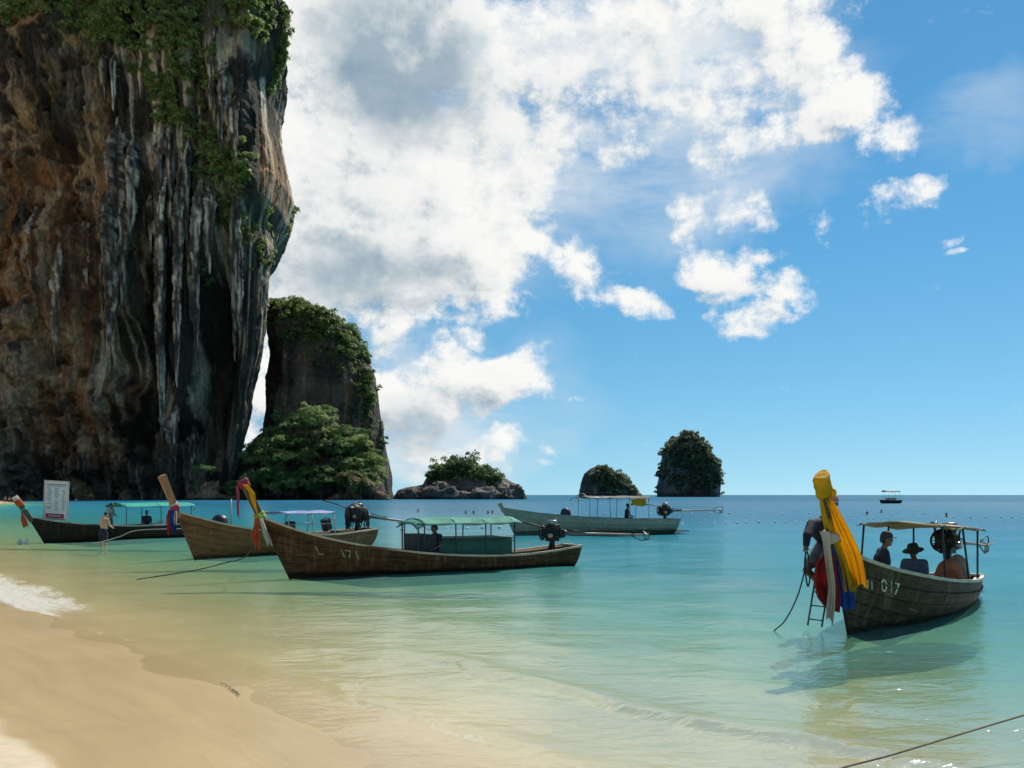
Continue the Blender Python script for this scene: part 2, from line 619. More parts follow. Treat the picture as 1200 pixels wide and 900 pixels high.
def ground_z(x, y):
    s, a = shore_sa(x, y)
    land = np.where(s > -5, -.055 * s, .275 + .09 * (-s - 5))
    land = np.minimum(land, 2.4 + .01 * np.maximum(-s - 30, 0))
    sea = np.where(s < 3, -.040 * s, -.12 - .068 * (s - 3))
    sea = np.maximum(sea, -5 - .02 * np.maximum(s - 90, 0))
    sea = np.maximum(sea, -14)
    z = np.where(s < 0, land, sea)
    # the sand spit under the cliff where people stand
    tongue = -1.2 + 3.0 * np.exp(-((x + .70 * y) / (.135 * np.abs(y) + 1)) ** 4 - ((y - 262) / 60.0) ** 2)
    z = np.maximum(z, np.where(tongue > -1.15, tongue, -99))
    r = np.hypot(x, y)
    z = z + .012 * fbm(x * .9, y * .9, x * 0, 3, 5) * np.exp(-r / 60) * 2
    return z


def polar(ang, rad):
    A, Rr = np.meshgrid(ang, rad)
    x = (np.sin(A) * Rr).ravel(); y = (np.cos(A) * Rr).ravel()
    na, nr = len(ang), len(rad)
    i = np.arange(nr - 1)[:, None] * na + np.arange(na)[None, :]
    i2 = np.arange(nr - 1)[:, None] * na + (np.arange(na)[None, :] + 1) % na
    f = np.stack([i, i2, i2 + na, i + na], -1).reshape(-1, 4)
    return x, y, f[:, ::-1]


def make_ground():
    ang = np.concatenate([np.linspace(R(-45), R(45), 300, endpoint=False), np.linspace(R(45), R(315), 120, endpoint=False)])
    rad = np.concatenate([[.02], np.geomspace(.5, 90, 200), np.geomspace(95, 60000, 70)])
    x, y, f = polar(ang, rad)
    z = ground_z(x, y)
    me = np_mesh('ground', np.stack([x, y, z], 1), f)
    s, a = shore_sa(x, y)
    fattr(me, 'shore', s); fattr(me, 'along', a)
    m, nt, b = principled('sand')
    tc = nt.n('ShaderNodeTexCoord'); o = tc.outputs['Object']
    sh = nt.n('ShaderNodeAttribute', attribute_name='shore').outputs['Fac']
    al = nt.n('ShaderNodeAttribute', attribute_name='along').outputs['Fac']
    big = nt.noise(o, .55, 5, .6, .6)
    fine = nt.noise(o, 60, 4, .7)
    mid = nt.noise(o, 5, 6, .65)
    dry = nt.mix(nt.mr(mid, .35, .7), (.58, .48, .335, 1), (.50, .41, .28, 1))
    swash = nt.noise(nt.comb(nt.m('MULTIPLY', sh, 2.2), nt.m('MULTIPLY', al, .25), 0.0), 1.3, 4, .55, .4)
    wet = nt.mix(nt.mr(nt.m('ADD', nt.m('MULTIPLY', big, .5), nt.m('MULTIPLY', swash, .5)), .38, .62), (.50, .37, .20, 1), (.435, .32, .172, 1))
    edge = nt.m('ADD', sh, nt.m('MULTIPLY', nt.m('SUBTRACT', nt.noise(o, .7, 3, .45), .5), .7))
    w = nt.mr(edge, -2.55, -2.36)
    col = nt.mix(w, dry, wet)
    # bed under water: paler sand
    bed = nt.mix(nt.mr(big, .3, .7), (.61, .49, .265, 1), (.54, .42, .22, 1))
    col = nt.mix(nt.mr(sh, -.4, 1.2), col, bed)
    col = nt.mix(nt.m('MULTIPLY', nt.mr(fine, .55, .8), .25), col, (.20, .14, .08, 1))
    nt.l(col, b.inputs['Base Color'])
    nt.put(b.inputs['Roughness'], nt.m('MULTIPLY_ADD', w, -.60, .9))
    b.inputs['Specular IOR Level'].default_value = .45
    bp = nt.n('ShaderNodeBump'); bp.inputs['Distance'].default_value = .006
    mpn = nt.n('ShaderNodeMapping'); nt.l(nt.comb(nt.m('MULTIPLY', sh, 6), al, 0.0), mpn.inputs[0])
    rip = nt.noise(mpn.outputs[0], 1.2, 5, .6, .4)
    hh = nt.m('ADD', nt.m('MULTIPLY', mid, .6), nt.m('ADD', nt.m('MULTIPLY', fine, .25), nt.m('MULTIPLY', rip, .7)))
    nt.l(hh, bp.inputs['Height']); nt.l(bp.outputs[0], b.inputs['Normal'])
    g = link('ground', me, m)
    tag(g, kind='structure')
    return g


def make_sea():
    ang = np.concatenate([np.linspace(R(-40), R(40), 620, endpoint=False), np.linspace(R(40), R(320), 80, endpoint=False)])
    rad = np.concatenate([np.geomspace(2, 60, 320, endpoint=False), np.geomspace(60, 60000, 110)])
    x, y, f = polar(ang, rad)
    r = np.hypot(x, y)
    s, a = shore_sa(x, y)
    depth = -ground_z(x, y)
    z = np.zeros_like(x)
    rng = np.random.default_rng(3)
    # wind ripple and low swell, each only where the sheet is fine enough for it
    for i in range(30):
        lam = .55 * (1.13 ** i) * .8
        th = rng.normal(R(215), R(55))
        k = 2 * math.pi / lam
        amp = .0034 * lam ** .6
        fade = np.exp(-(r / (lam * 20)) ** 2)
        ph = rng.uniform(0, 6.28)
        wob = 1.1 * fbm(x * .25 / lam + i, y * .25 / lam, x * 0 + i * 3.3, 2, i)
        shoal = sstep(depth, .0, .18 + .1 * lam) * .85 + .15
        z += amp * fade * shoal * np.sin(k * (x * math.sin(th) + y * math.cos(th)) + ph + 2.2 * wob)
    # small waves running up the beach
    n1 = fbm(a * .45, s * .15, a * 0, 3, 40)
    n2 = fbm(a * 2.6, s * 2.6, a * 0, 3, 41)
    def crest(s0, h, w, a0, a1, k):
        c = s - s0 - .35 * n1 - .06 * n2
        g = np.where(c > 0, np.exp(-(c / (w * 2.6)) ** 2), np.exp(-(c / w) ** 2))
        return h * g * sstep(a, a0 - k, a0 + k) * (1 - sstep(a, a1 - k, a1 + k)) * (1 + .35 * n2)
    c1 = crest(2.7, .060, .15, -9, 4.2, 1.5)
    c2 = crest(.75, .035, .12, -3, 5.0, 1.0)
    c3 = crest(1.3, .075, .35, 11, 30, 2.0)
    c4 = crest(4.6, .022, .3, -12, 12, 3.0)
    c5 = crest(1.8, .02, .16, 4, 11, 2.0)
    z += c1 + c2 + c3 + c4 + c5
    z += .012 * (1 - sstep(s, -.2, .5))            # thin sheet of wash on the sand
    z -= r * r / (2 * 6.371e6) * (r < 1) 
    me = np_mesh('sea', np.stack([x, y, z], 1), f)
    # foam: broken lines at the wash edge, the breaking wavelet at the far end, flecks on the crest
    nf = fbm(a * 1.1, s * 1.4, a * 0, 5, 60, .6)
    nf2 = fbm(a * 5, s * 6, a * 0, 3, 61, .6)
    foam = np.exp(-((s - .10 - .10 * n1) / .07) ** 2) * sstep(nf, .0, .4) * .5
    foam += sstep(a, 10.6, 13.2) * (1 - sstep(a, 24, 30)) * sstep(s, -.25, .1) * (1 - sstep(s, .7 + .5 * nf, 1.5 + .6 * nf)) * 1.25
    foam += np.exp(-((s - .62 - .35 * n1) / .09) ** 2) * sstep(a, -1.2, .1) * (1 - sstep(a, 2.0, 3.4)) * sstep(nf + .4 * nf2, -.25, .4) * .8
    foam += np.exp(-((s - .15) / .10) ** 2) * sstep(a, 6.5, 8) * (1 - sstep(a, 12, 13)) * .35
    fattr(me, 'foam', np.clip(foam, 0, 1.3) * (r < 90))
    fattr(me, 'depth', depth)
    fattr(me, 'range', r)
    m = bpy.data.materials.new('sea_water')
    m.use_nodes = True
    nt = NT(m.node_tree); m.node_tree.nodes.clear()
    out = nt.n('ShaderNodeOutputMaterial')
    tc = nt.n('ShaderNodeTexCoord'); o = tc.outputs['Object']
    dp = nt.n('ShaderNodeAttribute', attribute_name='depth').outputs['Fac']
    rg = nt.n('ShaderNodeAttribute', attribute_name='range').outputs['Fac']
    fm = nt.n('ShaderNodeAttribute', attribute_name='foam').outputs['Fac']
    patch = nt.noise(o, .06, 4, .55, .5)
    mpw = nt.n('ShaderNodeMapping'); nt.l(o, mpw.inputs[0]); mpw.inputs['Rotation'].default_value = (0, 0, R(-20)); mpw.inputs['Scale'].default_value = (.55, 1.0, 1)
    w1 = nt.noise(mpw.outputs[0], 3.2, 4, .55, .6)
    w2 = nt.noise(mpw.outputs[0], .55, 5, .6, .5)
    w3 = nt.noise(mpw.outputs[0], 11, 3, .5, .4)
    far = nt.mr(rg, 12, 160)
    h = nt.m('ADD', nt.m('MULTIPLY', w1, .028), nt.m('ADD', nt.m('MULTIPLY', w2, .10), nt.m('MULTIPLY', w3, .0065)))
    bp = nt.n('ShaderNodeBump'); bp.inputs['Strength'].default_value = 1.0
    bp.inputs['Distance'].default_value = 1.0
    nt.l(h, bp.inputs['Height'])
    # how much of the light the water itself sends back, by depth
    dd = nt.m('ADD', dp, nt.m('MULTIPLY', nt.m('SUBTRACT', patch, .5), .35))
    body = nt.m('SUBTRACT', 1.0, nt.m('POWER', 2.71828, nt.m('MULTIPLY', nt.m('MAXIMUM', dd, 0.0), -.95)))
    rp = nt.n('ShaderNodeValToRGB'); nt.l(nt.mr(dd, 0, 4.5, 0, 1, False), rp.inputs[0])
    e = rp.color_ramp.elements
    e[0].position = 0; e[0].color = (.33, .49, .24, 1)
    e[1].position = 1.0; e[1].color = (.010, .125, .215, 1)
    for p, c in ((.10, (.19, .47, .37, 1)), (.22, (.05, .32, .34, 1)), (.45, (.024, .225, .305, 1))):
        x_ = rp.color_ramp.elements.new(p); x_.color = c
    dif = nt.n('ShaderNodeBsdfDiffuse'); nt.l(rp.outputs[0], dif.inputs[0]); nt.l(bp.outputs[0], dif.inputs['Normal'])
    tr = nt.n('ShaderNodeBsdfTransparent')
    nt.l(nt.mix(nt.mr(dd, 0, .9, 0, 1, False), (1, 1, .97, 1), (.50, .95, .76, 1)), tr.inputs[0])
    mb = nt.n('ShaderNodeMixShader'); nt.l(body, mb.inputs[0]); nt.l(tr.outputs[0], mb.inputs[1]); nt.l(dif.outputs[0], mb.inputs[2])
    gl = nt.n('ShaderNodeBsdfGlossy'); nt.put(gl.inputs['Roughness'], nt.mr(rg, 15, 300, .11, .24, False))
    nt.l(bp.outputs[0], gl.inputs['Normal'])
    fr = nt.n('ShaderNodeFresnel'); fr.inputs[0].default_value = 1.33; nt.l(bp.outputs[0], fr.inputs['Normal'])
    # wave faces tilt towards the eye far out, so the sheet never becomes a full mirror
    frl = nt.m('MINIMUM', fr.outputs[0], nt.mr(rg, 12, 350, .40, .12, False))
    frl = nt.m('MULTIPLY', frl, nt.mr(dp, -.02, .10, .45, 1.0))
    ms = nt.n('ShaderNodeMixShader'); nt.l(frl, ms.inputs[0]); nt.l(mb.outputs[0], ms.inputs[1]); nt.l(gl.outputs[0], ms.inputs[2])
    fo = nt.n('ShaderNodeBsdfDiffuse'); fo.inputs[0].default_value = (.78, .77, .72, 1)
    fn = nt.noise(o, 9, 7, .7, .4)
    ff = nt.m('MULTIPLY', nt.mr(nt.m('ADD', fm, nt.m('MULTIPLY', nt.m('SUBTRACT', fn, .5), 2.6)), .45, 1.5), nt.mr(fm, .03, .2))
    mf = nt.n('ShaderNodeMixShader'); nt.l(nt.m('MULTIPLY', ff, .6), mf.inputs[0]); nt.l(ms.outputs[0], mf.inputs[1]); nt.l(fo.outputs[0], mf.inputs[2])
    nt.l(mf.outputs[0], out.inputs[0])
    sea = link('sea', me, m)
    tag(sea, kind='structure')
    return sea


GROUND = make_ground()
SEA = make_sea()

# ------------------------------------------------------------------ rock and foliage
def rock_mat(name, bump=.5, bscale=.35, var=.5):
    """limestone: the colour of each place comes with the mesh, the shader adds grain and drip streaks"""
    m, nt, b = principled(name)
    at = nt.n('ShaderNodeAttribute', attribute_name='rock')
    tc = nt.n('ShaderNodeTexCoord'); o = tc.outputs['Object']
    mp = nt.n('ShaderNodeMapping'); nt.l(o, mp.inputs[0]); mp.inputs['Scale'].default_value = (1, 1, .12)
    st = nt.noise(mp.outputs[0], .55, 7, .65, .6)
    gr = nt.noise(o, .45, 8, .68, .3)
    f = nt.m('ADD', nt.m('MULTIPLY', st, .6), nt.m('MULTIPLY', gr, .6))
    k = nt.mr(f, .38, .80, 1 - var, 1 + var, False)
    col = nt.mix(1.0, at.outputs['Color'], nt.comb(k, k, k), 'MULTIPLY')
    nt.l(col, b.inputs['Base Color'])
    b.inputs['Roughness'].default_value = .85
    b.inputs['Specular IOR Level'].default_value = .25
    bp = nt.n('ShaderNodeBump'); bp.inputs['Distance'].default_value = bump
    nt.l(nt.m('ADD', nt.noise(o, bscale, 8, .7, .4), nt.m('MULTIPLY', st, .6)), bp.inputs['Height'])
    nt.l(bp.outputs[0], b.inputs['Normal'])
    return m


M['rock'] = rock_mat('limestone', 1.0, .7, .75)
M['rock_small'] = rock_mat('limestone_islet', .8, .8, .65)


def leaf_cloud(centres, radii, n_each, size, rng, up=.35, flat=1.0):
    """leaf-sized faces in shells round many small centres: verts, quads, tint"""
    C = np.repeat(np.asarray(centres, float), n_each, axis=0)
    Rr = np.repeat(np.asarray(radii, float), n_each)
    n = len(C)
    d = rng.normal(size=(n, 3)); d /= np.linalg.norm(d, axis=1)[:, None]
    d[:, 2] = np.where(d[:, 2] < -.25, -d[:, 2] * .6, d[:, 2])
    rr = Rr * rng.uniform(.45, 1.05, n) ** .6
    p = C + d * rr[:, None] * np.array([1, 1, flat])
    nrm = d + rng.normal(size=(n, 3)) * .55 + np.array([0, 0, up])
    nrm /= np.linalg.norm(nrm, axis=1)[:, None]
    t = np.cross(nrm, rng.normal(size=(n, 3))); t /= np.linalg.norm(t, axis=1)[:, None] + 1e-9
    b = np.cross(nrm, t)
    sz = size * rng.uniform(.55, 1.35, n)
    L = (t * sz[:, None]); Bb = b * (sz * rng.uniform(.35, .6, n))[:, None]
    droop = np.array([0, 0, -1.0]) * (sz * .25)[:, None]
    v = np.stack([p - L * .5, p + Bb * .6, p + L * .6 + droop, p - Bb * .6], 1).reshape(-1, 3)
    f = np.arange(n * 4).reshape(-1, 4)
    ck = np.repeat(rng.uniform(-.34, .34, len(centres)), n_each)
    tint = np.clip(.42 + ck + rng.normal(size=n) * .16, 0, 1)
    return v, f, np.repeat(tint, 4)


def leaf_obj(name, parts, mat, parent=None):
    vs, fs, ts, b = [], [], [], 0
    for v, f, t in parts:
        vs.append(v); fs.append(f + b); ts.append(t); b += len(v)
    me = np_mesh(name, np.concatenate(vs), np.concatenate(fs), False)
    fattr(me, 'tint', np.concatenate(ts))
    return link(name, me, mat, parent)


def prof(pts, py):
    """(py, px) outline points -> px at py"""
    a = np.array(sorted(pts)); return np.interp(py, a[:, 0], a[:, 1])


# ---- the great overhanging cliff
CL_Y = 380.0
MPP = CL_Y / FPX
EDGE = [(-70, 322), (-20, 330), (0, 332), (50, 333), (90, 326), (130, 330), (170, 338), (200, 342), (230, 336), (256, 321), (300, 314), (350, 312),
        (385, 310), (410, 308), (440, 304), (480, 300), (520, 294), (555, 287), (590, 278)]


def gblob(px, py, x, y, rx, ry, p=1.0):
    return np.exp(-(((px - x) / rx) ** 2 + ((py - y) / ry) ** 2) ** p)


def make_cliff():
    py = np.concatenate([np.linspace(592, -40, 560), np.linspace(-43, -75, 10)])
    rows = len(py)
    zrow = CAM_H - (py - 580) / FPX * CL_Y
    xr = (prof(EDGE, py) - 600) * MPP
    xl = (-330 - 600) * MPP
    nf, nn, nsd, nb = 430, 70, 30, 20
    rn = 15.0
    ryr = 22 + 42 * sstep(py, 290, 235) * sstep(py, 20, 90)
    tf = np.linspace(0, 1, nf)
    tf = 1 - (1 - tf) ** 1.0
    far_left = np.linspace(-330, -30, 40, endpoint=False)
    X = []; Y = []; NX = []; NY = []
    for i in range(rows):
        x0 = (-30 - 600) * MPP
        fx = np.concatenate([(far_left - 600) * MPP, x0 + (xr[i] - rn - x0) * tf])
        fy = np.full_like(fx, CL_Y)
        ph = np.linspace(0, math.pi / 2, nn + 1)[1:]; ryn = ryr[i]
        ay = CL_Y + ryn * (1 - np.cos(ph)); ax = (xr[i] - rn + rn * np.sin(ph)) + xr[i] * (ay - CL_Y) / CL_Y
        sy = np.linspace(CL_Y + ryn, CL_Y + 120, nsd + 1)[1:]
        sx = xr[i] * sy / CL_Y - (sy - CL_Y - ryn) * .12
        bx = np.linspace(sx[-1], xl, nb + 1)[1:]
        X.append(np.concatenate([fx, ax, sx, bx])); Y.append(np.concatenate([fy, ay, sy, np.full(nb, CL_Y + 120)]))
        NX.append(np.concatenate([fx * 0, np.sin(ph), sx * 0 + 1, bx * 0])); NY.append(np.concatenate([fx * 0 - 1, -np.cos(ph), sx * 0, bx * 0 + 1]))
    X = np.array(X); Y = np.array(Y); NX = np.array(NX); NY = np.array(NY)
    Z = np.repeat(zrow[:, None], X.shape[1], 1)
    PX = 600 + X / MPP
    PY = np.repeat(py[:, None], X.shape[1], 1)
    front = (NY < -.05)
    q = X + (Y - CL_Y)                         # runs on round the nose
    PXn = np.where(Y > CL_Y + .01, PX, PX)
    # warp the layout so that nothing is a clean ellipse
    wx = 14 * fbm(q / 22, Z / 22, Z * 0, 4, 71); wy = 22 * fbm(q / 26 + 7, Z / 30, Z * 0, 4, 72)
    U, V = PXn + wx, PY + wy
    D = 3.5 * fbm(q / 45, Z / 55, Y / 60, 4, 1)
    # face leans out, undercut at the foot
    D += 7 * sstep(V, 470, 220) - 16 * sstep(V, 470, 560) * sstep(U, -60, 40) - 5 * sstep(V, 545, 575)
    # vertical ribs of dripstone
    rib = fbm(q / 6.5, Z / 75, Y / 30, 4, 2, .55, True)
    rib2 = fbm(q / 2.6, Z / 38, Y / 20, 3, 3, .5, True)
    ribw = sstep(U, 90, 175) * (.65 + .35 * sstep(V, 560, 380)) + .14
    D += ribw * (4.6 * rib + 1.1 * rib2) * (.55 + .7 * sstep(fbm(q / 25, Z / 25, Z * 0, 2, 77), -.3, .3))
    # recesses and shoulders seen on the face
    for (x, y, rx, ry, d) in [(110, 320, 22, 60, -9), (40, 225, 45, 22, -8), (175, 390, 26, 80, -10), (245, 470, 30, 70, -9), (85, 190, 40, 30, -6), (60, 190, 70, 40, -6), (95, 250, 30, 55, -8), (20, 130, 40, 30, -4), (190, 330, 22, 85, -18), (168, 440, 30, 60, -10), (125, 300, 26, 70, -8), (258, 400, 26, 110, -18), (275, 470, 22, 80, -10), (232, 430, 10, 90, -10),
                              (268, 330, 16, 60, -9), (230, 510, 50, 45, -10), (105, 415, 22, 60, -7), (180, 450, 25, 55, -8), (60, 500, 55, 28, -7), (10, 345, 22, 16, -8), (285, 240, 12, 45, -5),
                              (245, 120, 10, 60, -3), (12, 260, 20, 30, -5), (150, 505, 60, 25, -6), (300, 470, 10, 60, -4), (75, 330, 8, 60, -4),
                              (22, 385, 26, 45, 6), (30, 450, 24, 40, 4), (165, 190, 26, 90, 6), (145, 330, 14, 80, 7), (70, 300, 22, 40, 5), (90, 480, 40, 40, 5), (50, 120, 50, 30, 4), (100, 140, 40, 26, 5),
                              (205, 330, 9, 150, 6), (228, 300, 7, 130, 5), (300, 350, 9, 90, 3), (130, 60, 140, 40, 7), (225, 100, 60, 50, 5), (275, 220, 30, 40, 6), (150, 470, 40, 20, 4)]:
        D += d * gblob(U, V, x, y, rx, ry, 1.2)
    # pockets, knobs and grain
    cell = fbm(q / 9, Z / 8, Y / 9, 4, 4, .55)
    D += (1.0 + 2.2 * sstep(U, 190, 80)) * cell * 1.7
    pock = fbm(q / 5.0, Z / 5.5, Y / 5, 3, 5, .5)
    D -= 5.5 * sstep(pock, .20, .55) * (.3 + .7 * sstep(U, 220, 60))
    D -= 6.0 * sstep(fbm(q / 13, Z / 10, Y / 13, 3, 8, .5), .18, .5) * sstep(U, 200, 90)
    D += 1.1 * fbm(q / 2.4, Z / 3.2, Y / 2.4, 4, 6, .6)
    nose = sstep(NX, .02, .55)
    D = D * (1 - .85 * nose)
    side = np.where(NX > .5, 1.0, 0)
    D -= side * .9 * np.abs(fbm(Y / 3, Z / 9, X * 0, 3, 9)) * 2
    # behind the front the shell only needs to be roughly right
    back = NY > .5
    D = np.where(back, 0, D)
    X2 = X + NX * D; Y2 = Y + NY * D
    # close the top
    tt = sstep(py, -38, -75)[:, None]
    X2 = X2 + (np.mean(X2, 1, keepdims=True) - X2) * tt * .9
    Y2 = Y2 + (CL_Y + 70 - Y2) * tt * .9
    nr, nc = X2.shape
    v = np.stack([X2, Y2, Z], -1).reshape(-1, 3)
    i = np.arange(nr - 1)[:, None] * nc + np.arange(nc)[None, :]
    j = np.arange(nr - 1)[:, None] * nc + (np.arange(nc)[None, :] + 1) % nc
    f = np.stack([i, j, j + nc, i + nc], -1).reshape(-1, 4)
    me = np_mesh('cliff', v, f)
    # colour of the stone
    c_dark = np.array([.028, .025, .020]); c_grey = np.array([.095, .088, .070]); c_or = np.array([.28, .135, .058]); c_tan = np.array([.38, .28, .165]); c_white = np.array([.62, .57, .45]); c_green = np.array([.07, .095, .045])
    n1 = fbm(q / 14, Z / 18, Y / 14, 4, 21); n2 = fbm(q / 5, Z / 24, Y / 8, 4, 22); n3 = fbm(q / 3.2, Z / 60, Y / 6, 3, 23); n4 = fbm(q / 30, Z / 26, Y / 30, 3, 24)
    def lerp(c, col, w):
        return c * (1 - w[..., None]) + col * w[..., None]
    c = np.zeros(X.shape + (3,)) + c_dark
    c = lerp(c, c_grey, sstep(n1, -.35, .3))
    # iron-stained stone low on the left and along the outer nose
    orr = np.clip(gblob(U, V, 30, 330, 95, 140) + .8 * gblob(U, V, 60, 470, 90, 70) + .75 * gblob(U, V, 80, 235, 60, 45) + .7 * gblob(U, V, 145, 230, 18, 60) + .5 * gblob(U, V, 160, 480, 60, 60), 0, 1)
    c = lerp(c, c_or, np.clip(orr * sstep(n2 + n4, -.4, .35), 0, .88))
    c = lerp(c, c_tan, np.clip(gblob(U, V, 24, 400, 36, 55) * sstep(n1, -.3, .2) + gblob(U, V, 55, 140, 60, 35) * .5 * sstep(n2, -.2, .3), 0, .8))
    c = lerp(c, c_or * 1.9, np.clip(sstep(PX, 296, 316) * sstep(n2 + .5 * n1, -.6, 0) * sstep(PY, 290, 240) * sstep(PY, 30, 110), 0, .92))
    c = lerp(c, c_or * 1.6, np.clip(sstep(PX, 290, 306) * sstep(n2, -.1, .3) * sstep(PY, 300, 330) * .7, 0, .9))
    # pale drip curtains on the ribs
    wzone = np.clip(sstep(PX, 318, 296) * sstep(U, 105, 150) * sstep(V, 30, 110) * sstep(V, 520, 400) + .25 * sstep(V, 60, 100), 0, 1)
    ribc = sstep(rib * .8 + rib2 * .5 + n3 * .7, .20, .72)
    c = lerp(c, c_grey * 1.2, np.clip(wzone * sstep(n3 + rib, -.1, .5) * .6, 0, 1))
    c = lerp(c, c_white, np.clip(wzone * ribc * .95, 0, .92))
    # shade of the two deep recesses painted in, then dark algae streaks
    c = lerp(c, c_dark * .55, np.clip(gblob(U, V, 262, 430, 36, 120) * .75 + gblob(U, V, 188, 370, 22, 80) * .6, 0, .85))
    c = lerp(c, c_dark * .6, np.clip(sstep(fbm(q / 4, Z / 90, Y / 8, 4, 25), .12, .45) * .75, 0, 1))
    # black lichen in large hard-edged sheets
    lich = fbm(q / 11, Z / 34, Y / 20, 4, 27, .5)
    c = lerp(c, c_dark * .35, np.clip(sstep(lich, .02, .16) * (.35 + .6 * sstep(U, 60, 150)) * sstep(PX, 322, 300), 0, .92))
    tanp = fbm(q / 8, Z / 12, Y / 12, 4, 28, .55)
    c = lerp(c, c_tan, np.clip(sstep(tanp, .16, .34) * sstep(U, 170, 90) * .75, 0, .8))
    # moss near plants
    c = lerp(c, c_green, np.clip(.55 * sstep(V, 110, 20) * sstep(n1, -.4, .2) + .6 * gblob(U, V, 275, 225, 32, 60), 0, .7))
    fattr(me, 'rock', np.clip(c.reshape(-1, 3) * np.array([1.14, 1.02, .88]), 0.006, .7), 'FLOAT_COLOR')
    cl = link('cliff', me, M['rock'])
    tag(cl, kind='structure')

    def face(px_, py_):
        """point of the built face under a layout position"""
        r_ = int(np.argmin(np.abs(py - py_)))
        k = 40 + int(np.argmin(np.abs(PX[r_, 40:40 + nf + nn] - px_)))
        return Vector((X2[r_, k], Y2[r_, k], zrow[r_]))
    return cl, face


CLIFF, cliff_face = make_cliff()


def stalactite(px, y0, y1, w, out=1.5, seed=0, col=None):
    rng = np.random.default_rng(seed + 900)
    top = cliff_face(px, y0)
    Ln = (y1 - y0) * MPP; Rw = w * MPP * .68; out = out + 1.2
    nz, na = max(18, int(Ln / .9)), 14
    t = np.linspace(0, 1, nz)
    th = np.linspace(0, 2 * math.pi, na, endpoint=False)
    T, A = np.meshgrid(t, th, indexing='ij')
    lob = 1 + .38 * np.sin(A * 3 + rng.uniform(0, 6) + T * 2) + .22 * np.sin(A * 5 + rng.uniform(0, 6) - T * 3)
    knob = 1 + .35 * fbm(A * 1.1 + seed, T * Ln / 3.0, A * 0, 3, seed) + .25 * fbm(A * 2 + seed, T * Ln / 1.2, A * 0, 2, seed + 5)
    rr = Rw * (np.clip(1 - T, 0, 1) ** .55 * .95 + .03) * lob * knob * (.15 + .85 * sstep(T, 0, .30))
    bx = top.x + .35 * Rw * fbm(T * 3 + seed, T * 0, T * 0, 2, seed)
    x = bx + rr * np.cos(A) + 0 * T
    y = top.y + 2.2 - (out + 2.2) * sstep(T, -.05, .35) + rr * np.sin(A) * .9 + T * 0.4
    z = top.z + 5.0 - T * (Ln + 5.0)
    v = np.stack([x, y, z], -1).reshape(-1, 3)
    i = np.arange(nz - 1)[:, None] * na + np.arange(na)[None, :]
    j = np.arange(nz - 1)[:, None] * na + (np.arange(na)[None, :] + 1) % na
    f = np.stack([i, i + na, j + na, j], -1).reshape(-1, 4)
    me = np_mesh('stalactite', v, f)
    n = fbm(x / .9, z / 7, y / .9, 3, seed + 50)
    w_ = (sstep(n, -.15, .5) * (.55 + .45 * sstep(fbm(x / 4, z / 14, y / 4, 2, seed + 70), -.3, .3)))[..., None]
    base = np.array([.05, .044, .034]) if col is None else np.array(col)
    hi = np.array([.62, .60, .52])
    c = base * (1 - w_) + hi * w_
    fattr(me, 'rock', c.reshape(-1, 3) * np.array([1.08, 1.0, .90]), 'FLOAT_COLOR')
    return link('stalactite', me, M['rock'], CLIFF)


for k, (px, y0, y1, w, out) in enumerate([
        (149, 235, 416, 15, 2.0), (139, 225, 345, 12, 1.5), (160, 240, 370, 9, 1.2), (152, 150, 300, 17, 1.5), (141, 85, 140, 7, 1), (154, 90, 152, 6, 1), (170, 180, 300, 12, 1),
        (206, 170, 515, 11, 3.0), (200, 160, 330, 8, 1.5), (214, 150, 300, 9, 1.5), (224, 190, 460, 9, 2.5), (218, 210, 380, 6, 2), (233, 170, 310, 7, 1.5), (244, 210, 440, 9, 2.5),
        (238, 240, 380, 6, 1.5), (256, 230, 330, 10, 2), (284, 220, 400, 9, 1.0), (283, 280, 400, 7, 1.5), (266, 330, 420, 6, 2), (190, 250, 330, 8, 2),
        (182, 230, 300, 6, 1.5), (74, 290, 430, 9, .2), (92, 250, 350, 10, 1), (44, 260, 330, 9, 1), (110, 290, 380, 8, 1.2), (120, 230, 300, 7, 1),
        (196, 490, 560, 10, 2.0), (213, 500, 562, 9, 2.0), (204, 480, 540, 7, 2.5), (275, 90, 200, 8, 1), (262, 60, 150, 7, 1), (288, 130, 230, 8, 1)]):
    stalactite(px, y0, y1, w, out, k, (.11, .07, .045) if px < 125 and y0 > 200 else None)


